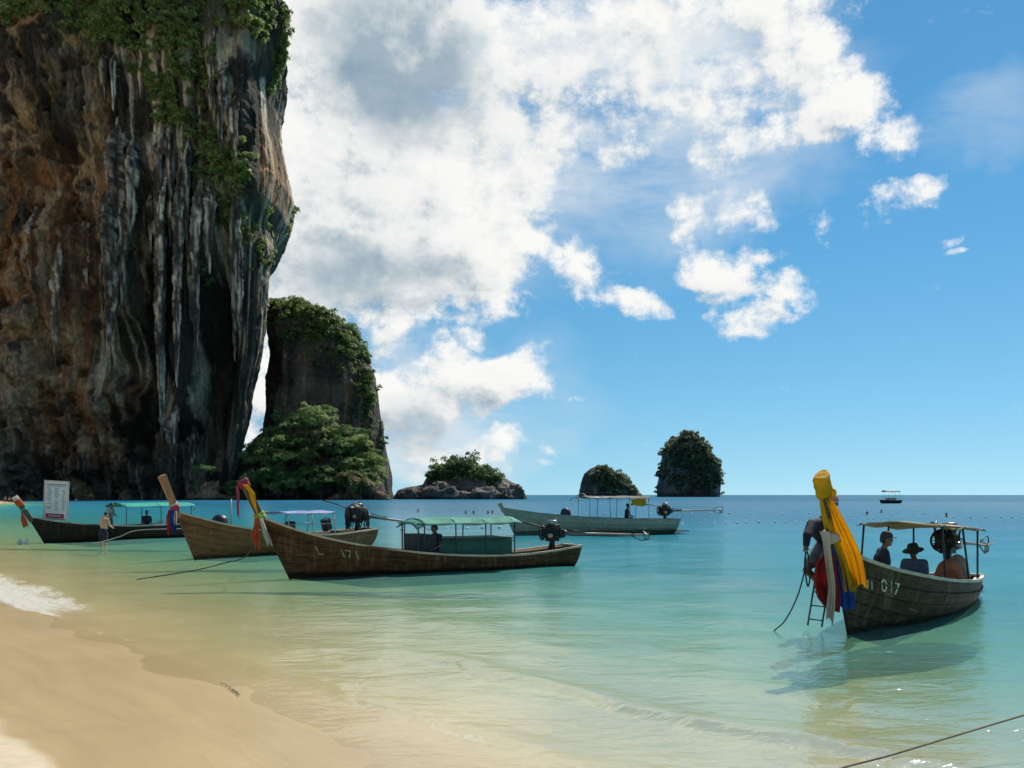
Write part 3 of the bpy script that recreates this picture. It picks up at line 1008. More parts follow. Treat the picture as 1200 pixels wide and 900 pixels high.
def cliff_plants():
    rng = np.random.default_rng(5)
    spots = []
    # (px, py, spread x, spread y, count, size) of the hanging gardens
    for (x, y, sx, sy, n, s) in [(60, 8, 60, 16, 46, 3.0), (150, 20, 40, 24, 44, 3.0), (150, 55, 24, 26, 34, 2.7), (105, 30, 30, 18, 20, 2.5), (190, 30, 26, 26, 30, 2.6), (215, 70, 20, 30, 34, 2.6),
                                 (235, 105, 18, 22, 28, 2.5), (205, 118, 14, 12, 16, 2.3), (212, 145, 18, 18, 22, 2.2), (252, 190, 16, 14, 20, 2.2), (272, 200, 22, 22, 40, 2.5), (292, 215, 14, 18, 22, 2.3),
                                 (275, 245, 20, 22, 22, 2.0), (240, 60, 30, 30, 18, 2.1), (295, 30, 30, 22, 26, 2.4), (325, 25, 8, 30, 26, 2.3), (330, 70, 5, 26, 18, 2.0), (310, 60, 14, 24, 20, 2.0), (305, 12, 24, 12, 22, 2.4), (250, 15, 30, 14, 24, 2.4), (280, 280, 18, 20, 16, 1.8),
                                 (236, 320, 9, 6, 7, 1.7), (298, 290, 8, 22, 12, 1.5), (20, 20, 26, 16, 20, 2.6), (240, 265, 8, 14, 8, 1.5), (255, 160, 10, 12, 10, 1.8), (170, 75, 10, 16, 10, 2), (165, 100, 6, 8, 5, 1.6)]:
        for _ in range(n):
            u, v = rng.normal(x, sx * .6), rng.normal(y, sy * .6)
            if v < -36 or u < -25: continue
            spots.append((u, v, s * rng.uniform(.6, 1.5)))
    cs, rs = [], []
    for (u, v, s) in spots:
        p = cliff_face(u, v)
        for k in range(3):
            cs.append((p.x + rng.normal() * s * .5, p.y - s * .55 + rng.normal() * s * .3, p.z + rng.normal() * s * .4)); rs.append(s * rng.uniform(.45, .8))
    o = leaf_obj('cliff_plants', [leaf_cloud(cs, rs, 70, 1.05, rng, .7)], M['leaf_cliff'], CLIFF)
    tag(o, kind='stuff')


cliff_plants()


# ---- free-standing stacks and islets
def make_stack(name, Y, left, right, depth, rows, na, ribs=1.2, lump=2.5, grain=.6, seed=0, tint=(1, 1, 1), sq=2.6, base_py=None, vscale=1.0, undercut=0.0):
    mpp = Y / FPX
    top = min(min(p[0] for p in left), min(p[0] for p in right)); bot = max(max(p[0] for p in left), max(p[0] for p in right))
    py = np.linspace(bot, top, rows)
    mc = (Y + depth) / FPX
    l = (prof(left, py) - 600) * mc; r = (prof(right, py) - 600) * mc
    z = np.maximum(CAM_H - (py - 580) * mc, -4)
    th = np.linspace(0, 2 * math.pi, na, endpoint=False)
    # more points on the side that faces the bay
    th = th + .45 * np.sin(th * 1.0 + math.pi * .5 + math.pi / 2)
    c, s_ = np.cos(th), np.sin(th)
    ex = np.sign(c) * np.abs(c) ** (2 / sq); ey = np.sign(s_) * np.abs(s_) ** (2 / sq)
    a = (r - l) / 2; xc = (r + l) / 2
    bb = depth * np.minimum(1, a / a.max() + .15)
    X = xc[:, None] + a[:, None] * ex[None]; Yy = Y + depth + bb[:, None] * ey[None]
    Z = np.repeat(z[:, None], na, 1)
    nl = np.hypot(ex, ey); NXx = np.repeat((ex / nl)[None], rows, 0); NYy = np.repeat((ey / nl)[None], rows, 0)
    q = X + Yy * .3
    k = mpp / .37
    D = lump * fbm(X / (14*k) + seed, Z / (16*k), Yy / (14*k), 4, seed) + ribs * fbm(X / (4*k), Z / (30*k), Yy / (5*k), 4, seed + 1, .55, True) + grain * fbm(X / (1.8*k), Z / (2.2*k), Yy / (1.8*k), 4, seed + 2, .6)
    edge = np.abs(ex)[None] ** 6
    D = D * (1 - .65 * edge)
    D -= undercut * sstep(Z, 3.0 * k, 0)
    lim = np.minimum(1, a[:, None] / (2.5 * np.abs(D) + 1e-3))
    X = X + NXx * D * lim; Yy = Yy + NYy * D * lim
    v = np.stack([X, Yy, Z], -1).reshape(-1, 3)
    i = np.arange(rows - 1)[:, None] * na + np.arange(na)[None, :]; j = np.arange(rows - 1)[:, None] * na + (np.arange(na)[None, :] + 1) % na
    f = np.stack([i, j, j + na, i + na], -1).reshape(-1, 4)
    capc = len(v); v = np.vstack([v, [[xc[-1], Y + depth, z[-1] + .3 * mpp]]])
    lastrow = (rows - 1) * na + np.arange(na)
    tri = np.stack([lastrow, np.roll(lastrow, -1), np.full(na, capc), np.full(na, capc)], -1)
    me = bpy.data.meshes.new(name)
    faces = [tuple(x) for x in f] + [tuple(x[:3]) for x in tri]
    me.from_pydata([tuple(p) for p in v], [], faces)
    me.polygons.foreach_set('use_smooth', np.ones(len(faces), dtype=bool)); me.update()
    x, y_, zz = v[:, 0], v[:, 1], v[:, 2]
    n1 = fbm(x / (9*k), zz / (11*k), y_ / (9*k), 4, seed + 5); n2 = fbm(x / (3*k), zz / (26*k), y_ / (4*k), 4, seed + 6); n3 = fbm(x / (5*k) + 40, zz / (7*k), y_ / (5*k), 3, seed + 7)
    col = np.zeros((len(v), 3)) + np.array([.060, .058, .052])
    def lerp(c_, cc, w): return c_ * (1 - w[:, None]) + np.array(cc) * w[:, None]
    col = lerp(col, (.17, .155, .13), sstep(n1, -.3, .35)); col = lerp(col, (.34, .32, .28), sstep(n2, .18, .6) * .8); col = lerp(col, (.23, .13, .07), sstep(n3, .2, .55) * .6)
    wet = 1 - sstep(zz, 1.2 * k, 2.4 * k)
    col = lerp(col, (.03, .032, .03), wet * .8)
    fattr(me, 'rock', col * np.array(tint), 'FLOAT_COLOR')
    o = link(name, me, M['rock_small'])
    tag(o, kind='structure')
    def surf_at(px_, py_):
        i_ = int(np.argmin(np.abs(py - py_)))
        xw = (px_ - 600) * mc
        row = v[i_ * na:(i_ + 1) * na]
        fr = row[:, 1] < Y + depth + .1
        idx = np.where(fr)[0]
        kk = idx[np.argmin(np.abs(row[idx, 0] - xw))]
        return Vector(row[kk])
    return o, surf_at, (py, l, r, z, mpp)


def shrubs_on(parent, name, surf_at, spots, mpp, rng, mat, n_leaf=46, leaf=1.1, jit=.35):
    cs, rs = [], []
    for (x, y, sx, sy, n, s) in spots:
        for _ in range(n):
            u, v = rng.normal(x, sx * .6), rng.normal(y, sy * .6)
            p = surf_at(u, v); ss = s * mpp * rng.uniform(.6, 1.4)
            for k in range(3):
                cs.append((p.x + rng.normal() * ss * .5, p.y + rng.normal() * ss * .6, p.z + rng.normal() * ss * jit)); rs.append(ss * rng.uniform(.45, .85))
    o = leaf_obj(name, [leaf_cloud(cs, rs, n_leaf, leaf * mpp / .37, rng, .6)], mat, parent)
    tag(o, kind='stuff')
    return o


rng = np.random.default_rng(21)
# tall flat-topped stack behind the cliff
STACK, stack_at, SI = make_stack('sea_stack', 430,
    [(592, 306), (545, 314), (480, 318), (440, 318), (420, 320), (400, 319), (385, 317), (368, 316), (360, 320), (356, 328)],
    [(592, 458), (560, 456), (520, 447), (490, 443), (460, 440), (440, 436), (420, 428), (400, 419), (385, 408), (374, 395), (366, 375), (360, 352), (356, 338)],
    24, 210, 260, 2.6, 3.2, 1.1, 31, (.74, .64, .56), 3.2)
sp = [(325, 356, 8, 3, 16, 5), (350, 362, 24, 5, 50, 6), (378, 372, 22, 7, 55, 6), (398, 388, 16, 9, 50, 6), (412, 405, 13, 12, 50, 6), (424, 425, 9, 16, 44, 5.5), (433, 450, 6, 18, 34, 5), (438, 475, 4, 16, 20, 4.5),
      (375, 395, 34, 14, 40, 5), (340, 378, 20, 8, 22, 5), (400, 425, 18, 14, 16, 4.5), (355, 400, 10, 8, 6, 4), (430, 500, 10, 20, 12, 4)]
shrubs_on(STACK, 'stack_plants', stack_at, sp, SI[4], rng, M['leaf_cliff'], 40, 1.0)
# the slim pinnacle and rocky toe right of the stack
PINN, pinn_at, PI_ = make_stack('rock_pinnacle', 428, [(592, 425), (560, 432), (535, 438), (515, 443), (500, 445), (493, 446)], [(592, 460), (575, 457), (550, 455), (530, 452), (510, 450), (498, 449), (493, 448)], 8, 90, 60, .8, 1.0, .5, 44, (.9, .9, .85), 2.2)
shrubs_on(PINN, 'pinnacle_plants', pinn_at, [(442, 545, 8, 18, 26, 5), (448, 520, 3, 14, 10, 3.5), (436, 565, 8, 8, 14, 5)], PI_[4], rng, M['leaf'], 40, 1.0)
# ground below the trees: a tree-covered talus slope
TALUS, talus_at, TI = make_stack('wooded_slope', 400, [(590, 205), (578, 215), (565, 235), (550, 262), (530, 285), (510, 303), (495, 330), (485, 350)],
    [(590, 458), (580, 452), (565, 448), (545, 436), (525, 422), (510, 410), (495, 395), (485, 372)], 14, 90, 140, .8, 3.0, .8, 52, (.9, .8, .7), 2.2, undercut=2.0)

# islets on the horizon
ISL, isl_at, II = make_stack('rocky_islet', 455, [(588, 460), (580, 464), (574, 468), (571, 478), (568, 496), (560, 500), (552, 508), (546, 520), (543, 530)],
    [(588, 618), (581, 616), (574, 612), (568, 606), (563, 596), (556, 585), (551, 572), (546, 555), (543, 545)], 16, 60, 240, 1.2, 2.6, 1.0, 61, (.95, .9, .85), 2.0)
shrubs_on(ISL, 'islet_plants', isl_at, [(520, 552, 16, 5, 40, 6), (540, 548, 18, 5, 50, 6.5), (560, 555, 16, 5, 30, 5.5), (578, 561, 9, 4, 22, 5), (515, 560, 10, 4, 12, 4)], II[4], rng, M['leaf'], 44, 1.0, .6)
ISR, isr_at, IR = make_stack('sloping_rock', 600, [(585, 679), (575, 680), (565, 682), (555, 686), (549, 693), (546, 700)], [(585, 755), (579, 751), (572, 742), (565, 735), (558, 728), (552, 719), (547, 711), (545.5, 706)],
    16, 60, 150, 1.6, 2.4, 1.0, 72, (.8, .85, .85), 2.2)
shrubs_on(ISR, 'sloping_rock_plants', isr_at, [(704, 550, 5, 2, 14, 3.5), (714, 556, 9, 4, 34, 3.8), (726, 566, 12, 6, 40, 3.6), (700, 560, 9, 5, 26, 3.2), (712, 570, 14, 6, 30, 3.2), (738, 574, 6, 3, 14, 3)], IR[4], rng, M['leaf_far'], 36, .9, .5)
IST, ist_at, IT = make_stack('domed_rock', 950, [(582.6, 771), (570, 771), (555, 774), (540, 776), (528, 780), (519, 786), (512, 793), (507, 803)], [(582.6, 841), (572, 842), (555, 842), (545, 840), (534, 833), (524, 826), (516, 819), (510, 812), (507, 808)],
    34, 80, 170, 1.4, 2.2, .9, 83, (.75, .8, .85), 2.4)
shrubs_on(IST, 'domed_rock_plants', ist_at, [(803, 513, 9, 4, 40, 3.6), (785, 530, 10, 12, 36, 4.5), (822, 530, 12, 14, 44, 4.5), (805, 545, 22, 16, 50, 4), (836, 555, 6, 14, 20, 4), (780, 555, 8, 12, 18, 3.5), (806, 565, 30, 10, 50, 3.5), (800, 530, 24, 16, 50, 4)], IT[4], rng, M['leaf_far'], 34, .9, .5)


def boulder(Y, px, w, h, seed, col=(.20, .185, .16)):
    """one weathered boulder at the foot of an islet"""
    mpp = Y / FPX
    rng = np.random.default_rng(seed)
    na, nv = 40, 24
    th = np.linspace(0, 2 * math.pi, na, endpoint=False); ph = np.linspace(0, math.pi * .98, nv)
    PH, TH = np.meshgrid(ph, th, indexing='ij')
    d = np.stack([np.sin(PH) * np.cos(TH), np.sin(PH) * np.sin(TH), np.cos(PH)], -1)
    r = 1 + .40 * fbm(d[..., 0] * 1.6 + seed, d[..., 1] * 1.6, d[..., 2] * 2.0, 3, seed) + .26 * fbm(d[..., 0] * 4, d[..., 1] * 4 + seed, d[..., 2] * 5, 3, seed + 3, .55, True) - .1
    v = d * r[..., None] * np.array([w * mpp / 2, w * mpp / 2.4, h * mpp])
    i = np.arange(nv - 1)[:, None] * na + np.arange(na)[None, :]; j = np.arange(nv - 1)[:, None] * na + (np.arange(na)[None, :] + 1) % na
    me = np_mesh('boulder', v.reshape(-1, 3), np.stack([i, i + na, j + na, j], -1).reshape(-1, 4))
    n = fbm(v[..., 0] / (3 * mpp / .37), v[..., 2] / (4 * mpp / .37), v[..., 1] / 3, 4, seed)
    c = np.array(col) * (.75 + .9 * sstep(n, -.3, .5))[..., None]
    wet = (1 - sstep(v[..., 2], .6, 1.8))[..., None]
    c = c * (1 - wet * .75)
    fattr(me, 'rock', c.reshape(-1, 3), 'FLOAT_COLOR')
    o = link('boulder', me, M['rock_small'])
    o.location = ((px - 600) * mpp, Y, -.3)
    return o


for k, (Y, px, w, h, lab) in enumerate([
        (452, 483, 34, 12, 'low dark boulder at the landward end of the bushy islet'), (450, 520, 52, 18, 'broad pale grey boulder under the bushes of the rocky islet'), (449, 566, 46, 14, 'long grey boulder below the shrubs on the islet'),
        (448, 598, 30, 12, 'rounded boulder at the seaward tip of the bushy islet'), (447, 545, 30, 10, 'small boulder between the two big ones on the islet'), (449, 604, 20, 18, 'upright dark boulder beside the islet tip'),
        (396, 405, 40, 12, 'tan boulder at the foot of the wooded slope under the dry palm'), (396, 445, 26, 8, 'flat brown ledge of rock below the slim pinnacle'), (394, 258, 60, 20, 'dark overhanging boulder at the cliff end of the wooded slope'),
        (390, 224, 14, 12, 'pale broken boulder at the foot of the great cliff'), (392, 243, 24, 20, 'lit tan boulder on the shore between cliff and trees')]):
    o = boulder(Y, px, w, h, 300 + k, (.26, .165, .10) if Y < 400 else (.115, .108, .098))
    tag(o, lab, 'boulder', 'boulders along the foot of the rocks')


# ---- trees of the wooded slope
def limb_tree_mesh(seed, H, Wd, dense=1.0):
    rng = np.random.default_rng(seed)
    mb = MB()
    lean = rng.normal(0, .08, 2)
    top = Vector((lean[0] * H, lean[1] * H, H * .6))
    mb.tube([(0, 0, -1.5), tuple(top * .5), tuple(top)], [H * .035, H * .026, H * .012], 7)
    cs, rs = [], []
    nlimb = 9
    for k in range(nlimb):
        a = 2 * math.pi * k / nlimb + rng.uniform(-.3, .3)
        b0 = top * rng.uniform(.35, .95)
        e = Vector((math.cos(a) * Wd * rng.uniform(.25, .5), math.sin(a) * Wd * rng.uniform(.25, .5), H * rng.uniform(.5, .92)))
        mb.tube([tuple(b0), tuple(b0.lerp(e, .5) + Vector((0, 0, H * .04))), tuple(e)], [H * .012, H * .008, H * .004], 5)
        for _ in range(4):
            cs.append((e.x + rng.normal() * Wd * .12, e.y + rng.normal() * Wd * .12, e.z + rng.normal() * H * .07)); rs.append(Wd * rng.uniform(.09, .19))
    for _ in range(16):
        a = rng.uniform(0, 6.28); rr = math.sqrt(rng.uniform(0, 1)) * Wd * .45
        zz = H * (.62 + .36 * (1 - (rr / (Wd * .5)) ** 2) * rng.uniform(.6, 1))
        cs.append((math.cos(a) * rr, math.sin(a) * rr, zz)); rs.append(Wd * rng.uniform(.09, .18))
    lf = leaf_cloud(cs, rs, int(72 * dense), .78, rng, .5, .8)
    return mb, lf


def tree_proto(seed, H, Wd, mat, dense=1.0):
    mb, lf = limb_tree_mesh(seed, H, Wd, dense)
    t = mb.mesh('trunk'); t.materials.append(M['bark'])
    me = np_mesh('crown', lf[0], lf[1], False); fattr(me, 'tint', lf[2]); me.materials.append(mat)
    return t, me


TREES = [tree_proto(100 + i, h, w, M[mt]) for i, (h, w, mt) in enumerate([(13, 13, 'leaf'), (11, 14, 'leaf'), (15, 12, 'leaf'), (9, 12, 'leaf_cliff'), (12, 15, 'leaf_cliff')])]


def palm_proto(seed, H, nf, Lf, mat):
    rng = np.random.default_rng(seed)
    mb = MB()
    bend = rng.normal(0, .12, 2)
    top = Vector((bend[0] * H, bend[1] * H, H))
    mb.tube([(0, 0, -1), (top.x * .35, top.y * .35, H * .5), tuple(top)], [.28, .22, .18], 7)
    vs, fs, ts, b = [], [], [], 0
    for k in range(nf):
        a = 2 * math.pi * k / nf + rng.uniform(-.25, .25); el = rng.uniform(.1, 1.1)
        d = Vector((math.cos(a), math.sin(a), 0)); sd_ = Vector((-d.y, d.x, 0))
        n = 9
        for i in range(n):
            t0 = i / n
            def pt(t): return top + d * (Lf * t * math.cos(el * .6)) + Vector((0, 0, Lf * (math.sin(el) * t - .85 * t * t)))
            p0 = pt(t0); p1 = pt(t0 + .6 / n)
            for sgn in (-1, 1):
                tip = p0 + sd_ * sgn * Lf * .28 * math.sin(math.pi * (t0 * .85 + .12)) + d * Lf * .10 + Vector((0, 0, -Lf * .10))
                vs += [tuple(p0), tuple(p1), tuple(tip + d * .2), tuple(tip)]; fs.append((b, b + 1, b + 2, b + 3)); b += 4; ts += [float(np.clip(rng.normal(.5, .15), 0, 1))] * 4
    t = mb.mesh('trunk'); t.materials.append(M['bark'])
    me = np_mesh('crown', np.array(vs), np.array(fs), False); fattr(me, 'tint', np.array(ts)); me.materials.append(mat)
    return t, me


PALM = palm_proto(7, 5, 15, 4.6, M['leaf'])
PALM_DRY = palm_proto(9, 4, 17, 4.2, M['leaf_dry'])


def plant_tree(kind, name, px, py_base, Y, sc, label, group=None, cat='tree', rz=None):
    p = P(px, py_base, Y)
    e = empty(name, p, random.uniform(0, 6.28) if rz is None else rz)
    k_ = random.uniform(.82, 1.22) if name == 'broadleaf_tree' and group else 1.0
    e.scale = (sc, sc, sc * k_)
    link('trunk', kind[0], None, e); link('crown', kind[1], None, e)
    tag(e, label, cat, group)
    return e


G = 'trees crowded on the wooded slope'
L1 = 'dense green tree in the mass of trees below the tall stack'
for (k, px, py, Y, s, lab) in [
        (0, 330, 548, 403, 1.25, L1), (1, 352, 540, 404, 1.2, L1), (2, 345, 530, 408, 1.25, L1), (4, 318, 560, 399, 1.25, L1), (3, 372, 548, 402, 1.15, L1), (0, 388, 552, 401, 1.2, L1), (1, 400, 545, 403, 1.05, L1),
        (2, 362, 528, 409, 1.15, L1), (4, 338, 572, 394, 1.15, L1), (3, 362, 575, 393, 1.2, L1), (0, 385, 578, 392, 1.1, L1), (1, 312, 578, 392, 1.1, L1), (2, 408, 570, 395, 1.0, L1),
        (4, 418, 545, 404, .95, L1), (3, 427, 562, 400, .9, L1), (0, 300, 562, 398, .95, L1), (1, 348, 585, 389, 1.05, L1), (3, 325, 586, 389, 1.0, L1), (4, 376, 588, 388, .95, L1), (2, 320, 540, 407, .95, L1), (1, 382, 530, 409, .95, L1), (3, 433, 580, 397, .75, L1), (0, 400, 588, 389, .8, L1), (4, 302, 586, 390, .85, L1), (0, 412, 530, 407, .95, L1), (3, 424, 540, 405, .9, L1), (1, 396, 528, 408, .95, L1), (4, 436, 555, 402, .75, L1), (2, 405, 555, 399, .85, L1), (1, 420, 575, 394, .8, L1), (0, 440, 568, 399, .65, L1)]:
    kind_ = 'flat-topped pale' if k in (3, 4) else 'rounded green'
    if px >= 405: lab = kind_ + ' tree at the pinnacle end of the wooded slope'
    elif py < 545: lab = kind_ + ' tree high on the wooded slope against the stack face'
    elif py >= 570: lab = kind_ + ' tree leaning over the water at the slope foot'
    else: lab = kind_ + ' tree in the middle of the wooded slope'
    plant_tree(TREES[k], 'broadleaf_tree', px, py, Y, s, lab, G)
plant_tree(TREES[2], 'broadleaf_tree', 372, 520, 396, 1.12, 'dark tall tree rising above the slope against the stack face')
plant_tree(TREES[3], 'broadleaf_tree', 275, 588, 388, .95, 'spreading bright green tree on the low rock next to the cliff foot')
plant_tree(TREES[3], 'broadleaf_tree', 290, 580, 391, .9, 'small round tree between the spreading shore tree and the slope')
plant_tree(TREES[1], 'broadleaf_tree', 238, 560, 372, .5, 'little isolated bright green tree in front of the cliff foot')
plant_tree(TREES[4], 'broadleaf_tree', 418, 590, 390, .9, 'yellowish bushy tree beside the dry palm at the water')
plant_tree(PALM_DRY, 'dry_palm', 408, 578, 386, 2.0, 'dry brownish palm drooping over the tan boulder at the shore', cat='palm')
plant_tree(PALM_DRY, 'dry_palm', 422, 580, 387, 1.7, 'dry yellow-green palm next to the bushy tree at the shore', cat='palm')
plant_tree(PALM, 'palm', 330, 362, 446, 1.0, 'palm sticking up at the cliff-side corner of the tall stack top', cat='palm')
plant_tree(PALM, 'palm', 322, 364, 448, .8, 'short palm at the edge of the tall stack top', cat='palm')
plant_tree(PALM, 'palm', 372, 526, 400, 1.5, 'palm-like crown poking out above the wooded slope', cat='palm')

# ------------------------------------------------------------------ longtail boats
M['hull_brown'] = hull_wood('hull_brown', (.16, .070, .029), (.27, .155, .078), (.05, .022, .010), .12, .7)
M['hull_tan'] = hull_wood('hull_tan', (.30, .138, .058), (.38, .22, .11), (.15, .066, .03), .08, .5)
M['hull_dark'] = hull_wood('hull_dark', (.030, .021, .016), (.06, .046, .036), (.014, .010, .008), .10)
M['hull_grey'] = hull_wood('hull_grey', (.070, .050, .031), (.18, .138, .088), (.024, .017, .011), .08)
M['hull_green'] = hull_wood('hull_green', (.50, .475, .34), (.62, .58, .43), (.30, .285, .20), .26, .7)
M['rail_wood'] = surf('rail_wood', (.74, .58, .40), (.55, .40, .26), .55, 3, (.6, 3, 6), c3=(.14, .09, .06), bump=.004)  # paled to put the sunlit rail highlight into the wood colour
M['rail_grey'] = surf('rail_grey', (.60, .54, .44), (.42, .37, .29), .6, 3, (.6, 3, 6), c3=(.10, .09, .075), bump=.004)
M['rail_green'] = surf('rail_green', (.34, .37, .31), (.20, .23, .19), .6, 3, (.6, 3, 6), c3=(.10, .11, .09), bump=.004)
M['prow_orange'] = surf('prow_orange', (.42, .19, .085), (.30, .125, .055), .5, 2.2, (4, 4, .5), c3=(.22, .09, .04), bump=.004)
M['prow_dark'] = surf('prow_dark', (.085, .055, .035), (.045, .03, .02), .55, 2.2, (4, 4, .5), bump=.004)
M['prow_red'] = surf('prow_red', (.26, .085, .055), (.17, .055, .04), .5, 2.2, (4, 4, .5), bump=.004)
M['deck'] = surf('deck_wood', (.22, .16, .105), (.13, .095, .065), .7, 4, (1, 5, 5), c3=(.08, .06, .045), bump=.004)
M['canvas_green'] = surf('canvas_green', (.10, .40, .29), (.075, .31, .225), .75, 2.5, c3=(.16, .46, .35), transl=.35)
M['canvas_turq'] = surf('canvas_turquoise', (.03, .47, .36), (.025, .38, .30), .7, 2.5, transl=.3)
M['canvas_blue'] = surf('canvas_blue', (.40, .45, .68), (.22, .27, .55), .7, 2.0, transl=.25)
M['canvas_tan'] = surf('canvas_tan', (.42, .31, .15), (.30, .21, .10), .85, 2.2, c3=(.50, .40, .24), transl=.25)
M['canvas_grey'] = surf('canvas_grey', (.17, .18, .16), (.10, .11, .10), .85, 2.2, c3=(.45, .46, .44), transl=.1)
M['box_green'] = surf('box_green', (.018, .095, .072), (.012, .065, .05), .6, 2.5, c3=(.03, .11, .09), bump=.003)
M['box_dark'] = surf('box_dark', (.02, .025, .03), (.012, .014, .017), .6, 3)
M['pole_dark'] = surf('pole_dark', (.03, .04, .04), (.02, .025, .025), .45, 6)
M['pole_pale'] = surf('pole_pale', (.42, .42, .38), (.28, .27, .24), .5, 6)
M['iron'] = surf('engine_iron', (.020, .019, .018), (.010, .010, .010), .5, 12, c3=(.055, .032, .02), metal=.3, bump=.004)
M['iron_grey'] = surf('engine_grey', (.10, .10, .10), (.05, .05, .05), .4, 12, metal=.5, c3=(.08, .045, .03))
M['alu'] = surf('alloy', (.45, .45, .43), (.28, .27, .25), .35, 9, metal=.7)
M['shaft'] = surf('shaft_paint', (.26, .24, .20), (.14, .12, .095), .5, 4, (.5, 3, 3), c3=(.09, .06, .045))
M['shaft_green'] = surf('shaft_green', (.20, .27, .22), (.12, .16, .13), .5, 4, c3=(.08, .07, .05))
M['rope'] = surf('rope', (.22, .19, .14), (.13, .11, .08), .9, 30, bump=.003)
M['rope_dark'] = surf('rope_dark', (.04, .045, .045), (.02, .024, .025), .9, 30)
M['rope_white'] = surf('rope_white', (.55, .52, .45), (.38, .35, .30), .9, 30)
M['paint_white'] = surf('paint_white', (.78, .80, .66), (.58, .60, .48), .7, 9, c3=(.25, .25, .20))
M['paint_faded'] = surf('paint_faded', (.55, .46, .28), (.36, .29, .17), .8, 10, c3=(.20, .14, .08))
M['yellow'] = surf('cloth_yellow', (.86, .55, .015), (.78, .46, .010), .7, 3, transl=.55)
M['red'] = surf('cloth_red', (.50, .035, .045), (.38, .02, .03), .7, 3, transl=.45)
M['crimson'] = surf('cloth_crimson', (.36, .03, .06), (.26, .02, .045), .7, 3, transl=.2)
M['pink'] = surf('cloth_pink', (.62, .10, .20), (.48, .06, .15), .7, 3, transl=.3)
M['blue'] = surf('cloth_blue', (.02, .11, .48), (.012, .07, .36), .7, 3, transl=.45)
M['white'] = surf('cloth_white', (.80, .70, .64), (.68, .58, .53), .75, 3, transl=.45)
M['orange'] = surf('cloth_orange', (.72, .16, .05), (.60, .11, .04), .7, 3, transl=.45)
M['lime'] = surf('cloth_lime', (.42, .52, .14), (.32, .42, .10), .7, 3, transl=.3)
M['black_plastic'] = surf('black_plastic', (.012, .012, .013), (.008, .008, .009), .45, 5)
M['navy_tarp'] = surf('navy_tarp', (.02, .028, .05), (.012, .016, .03), .6, 4)


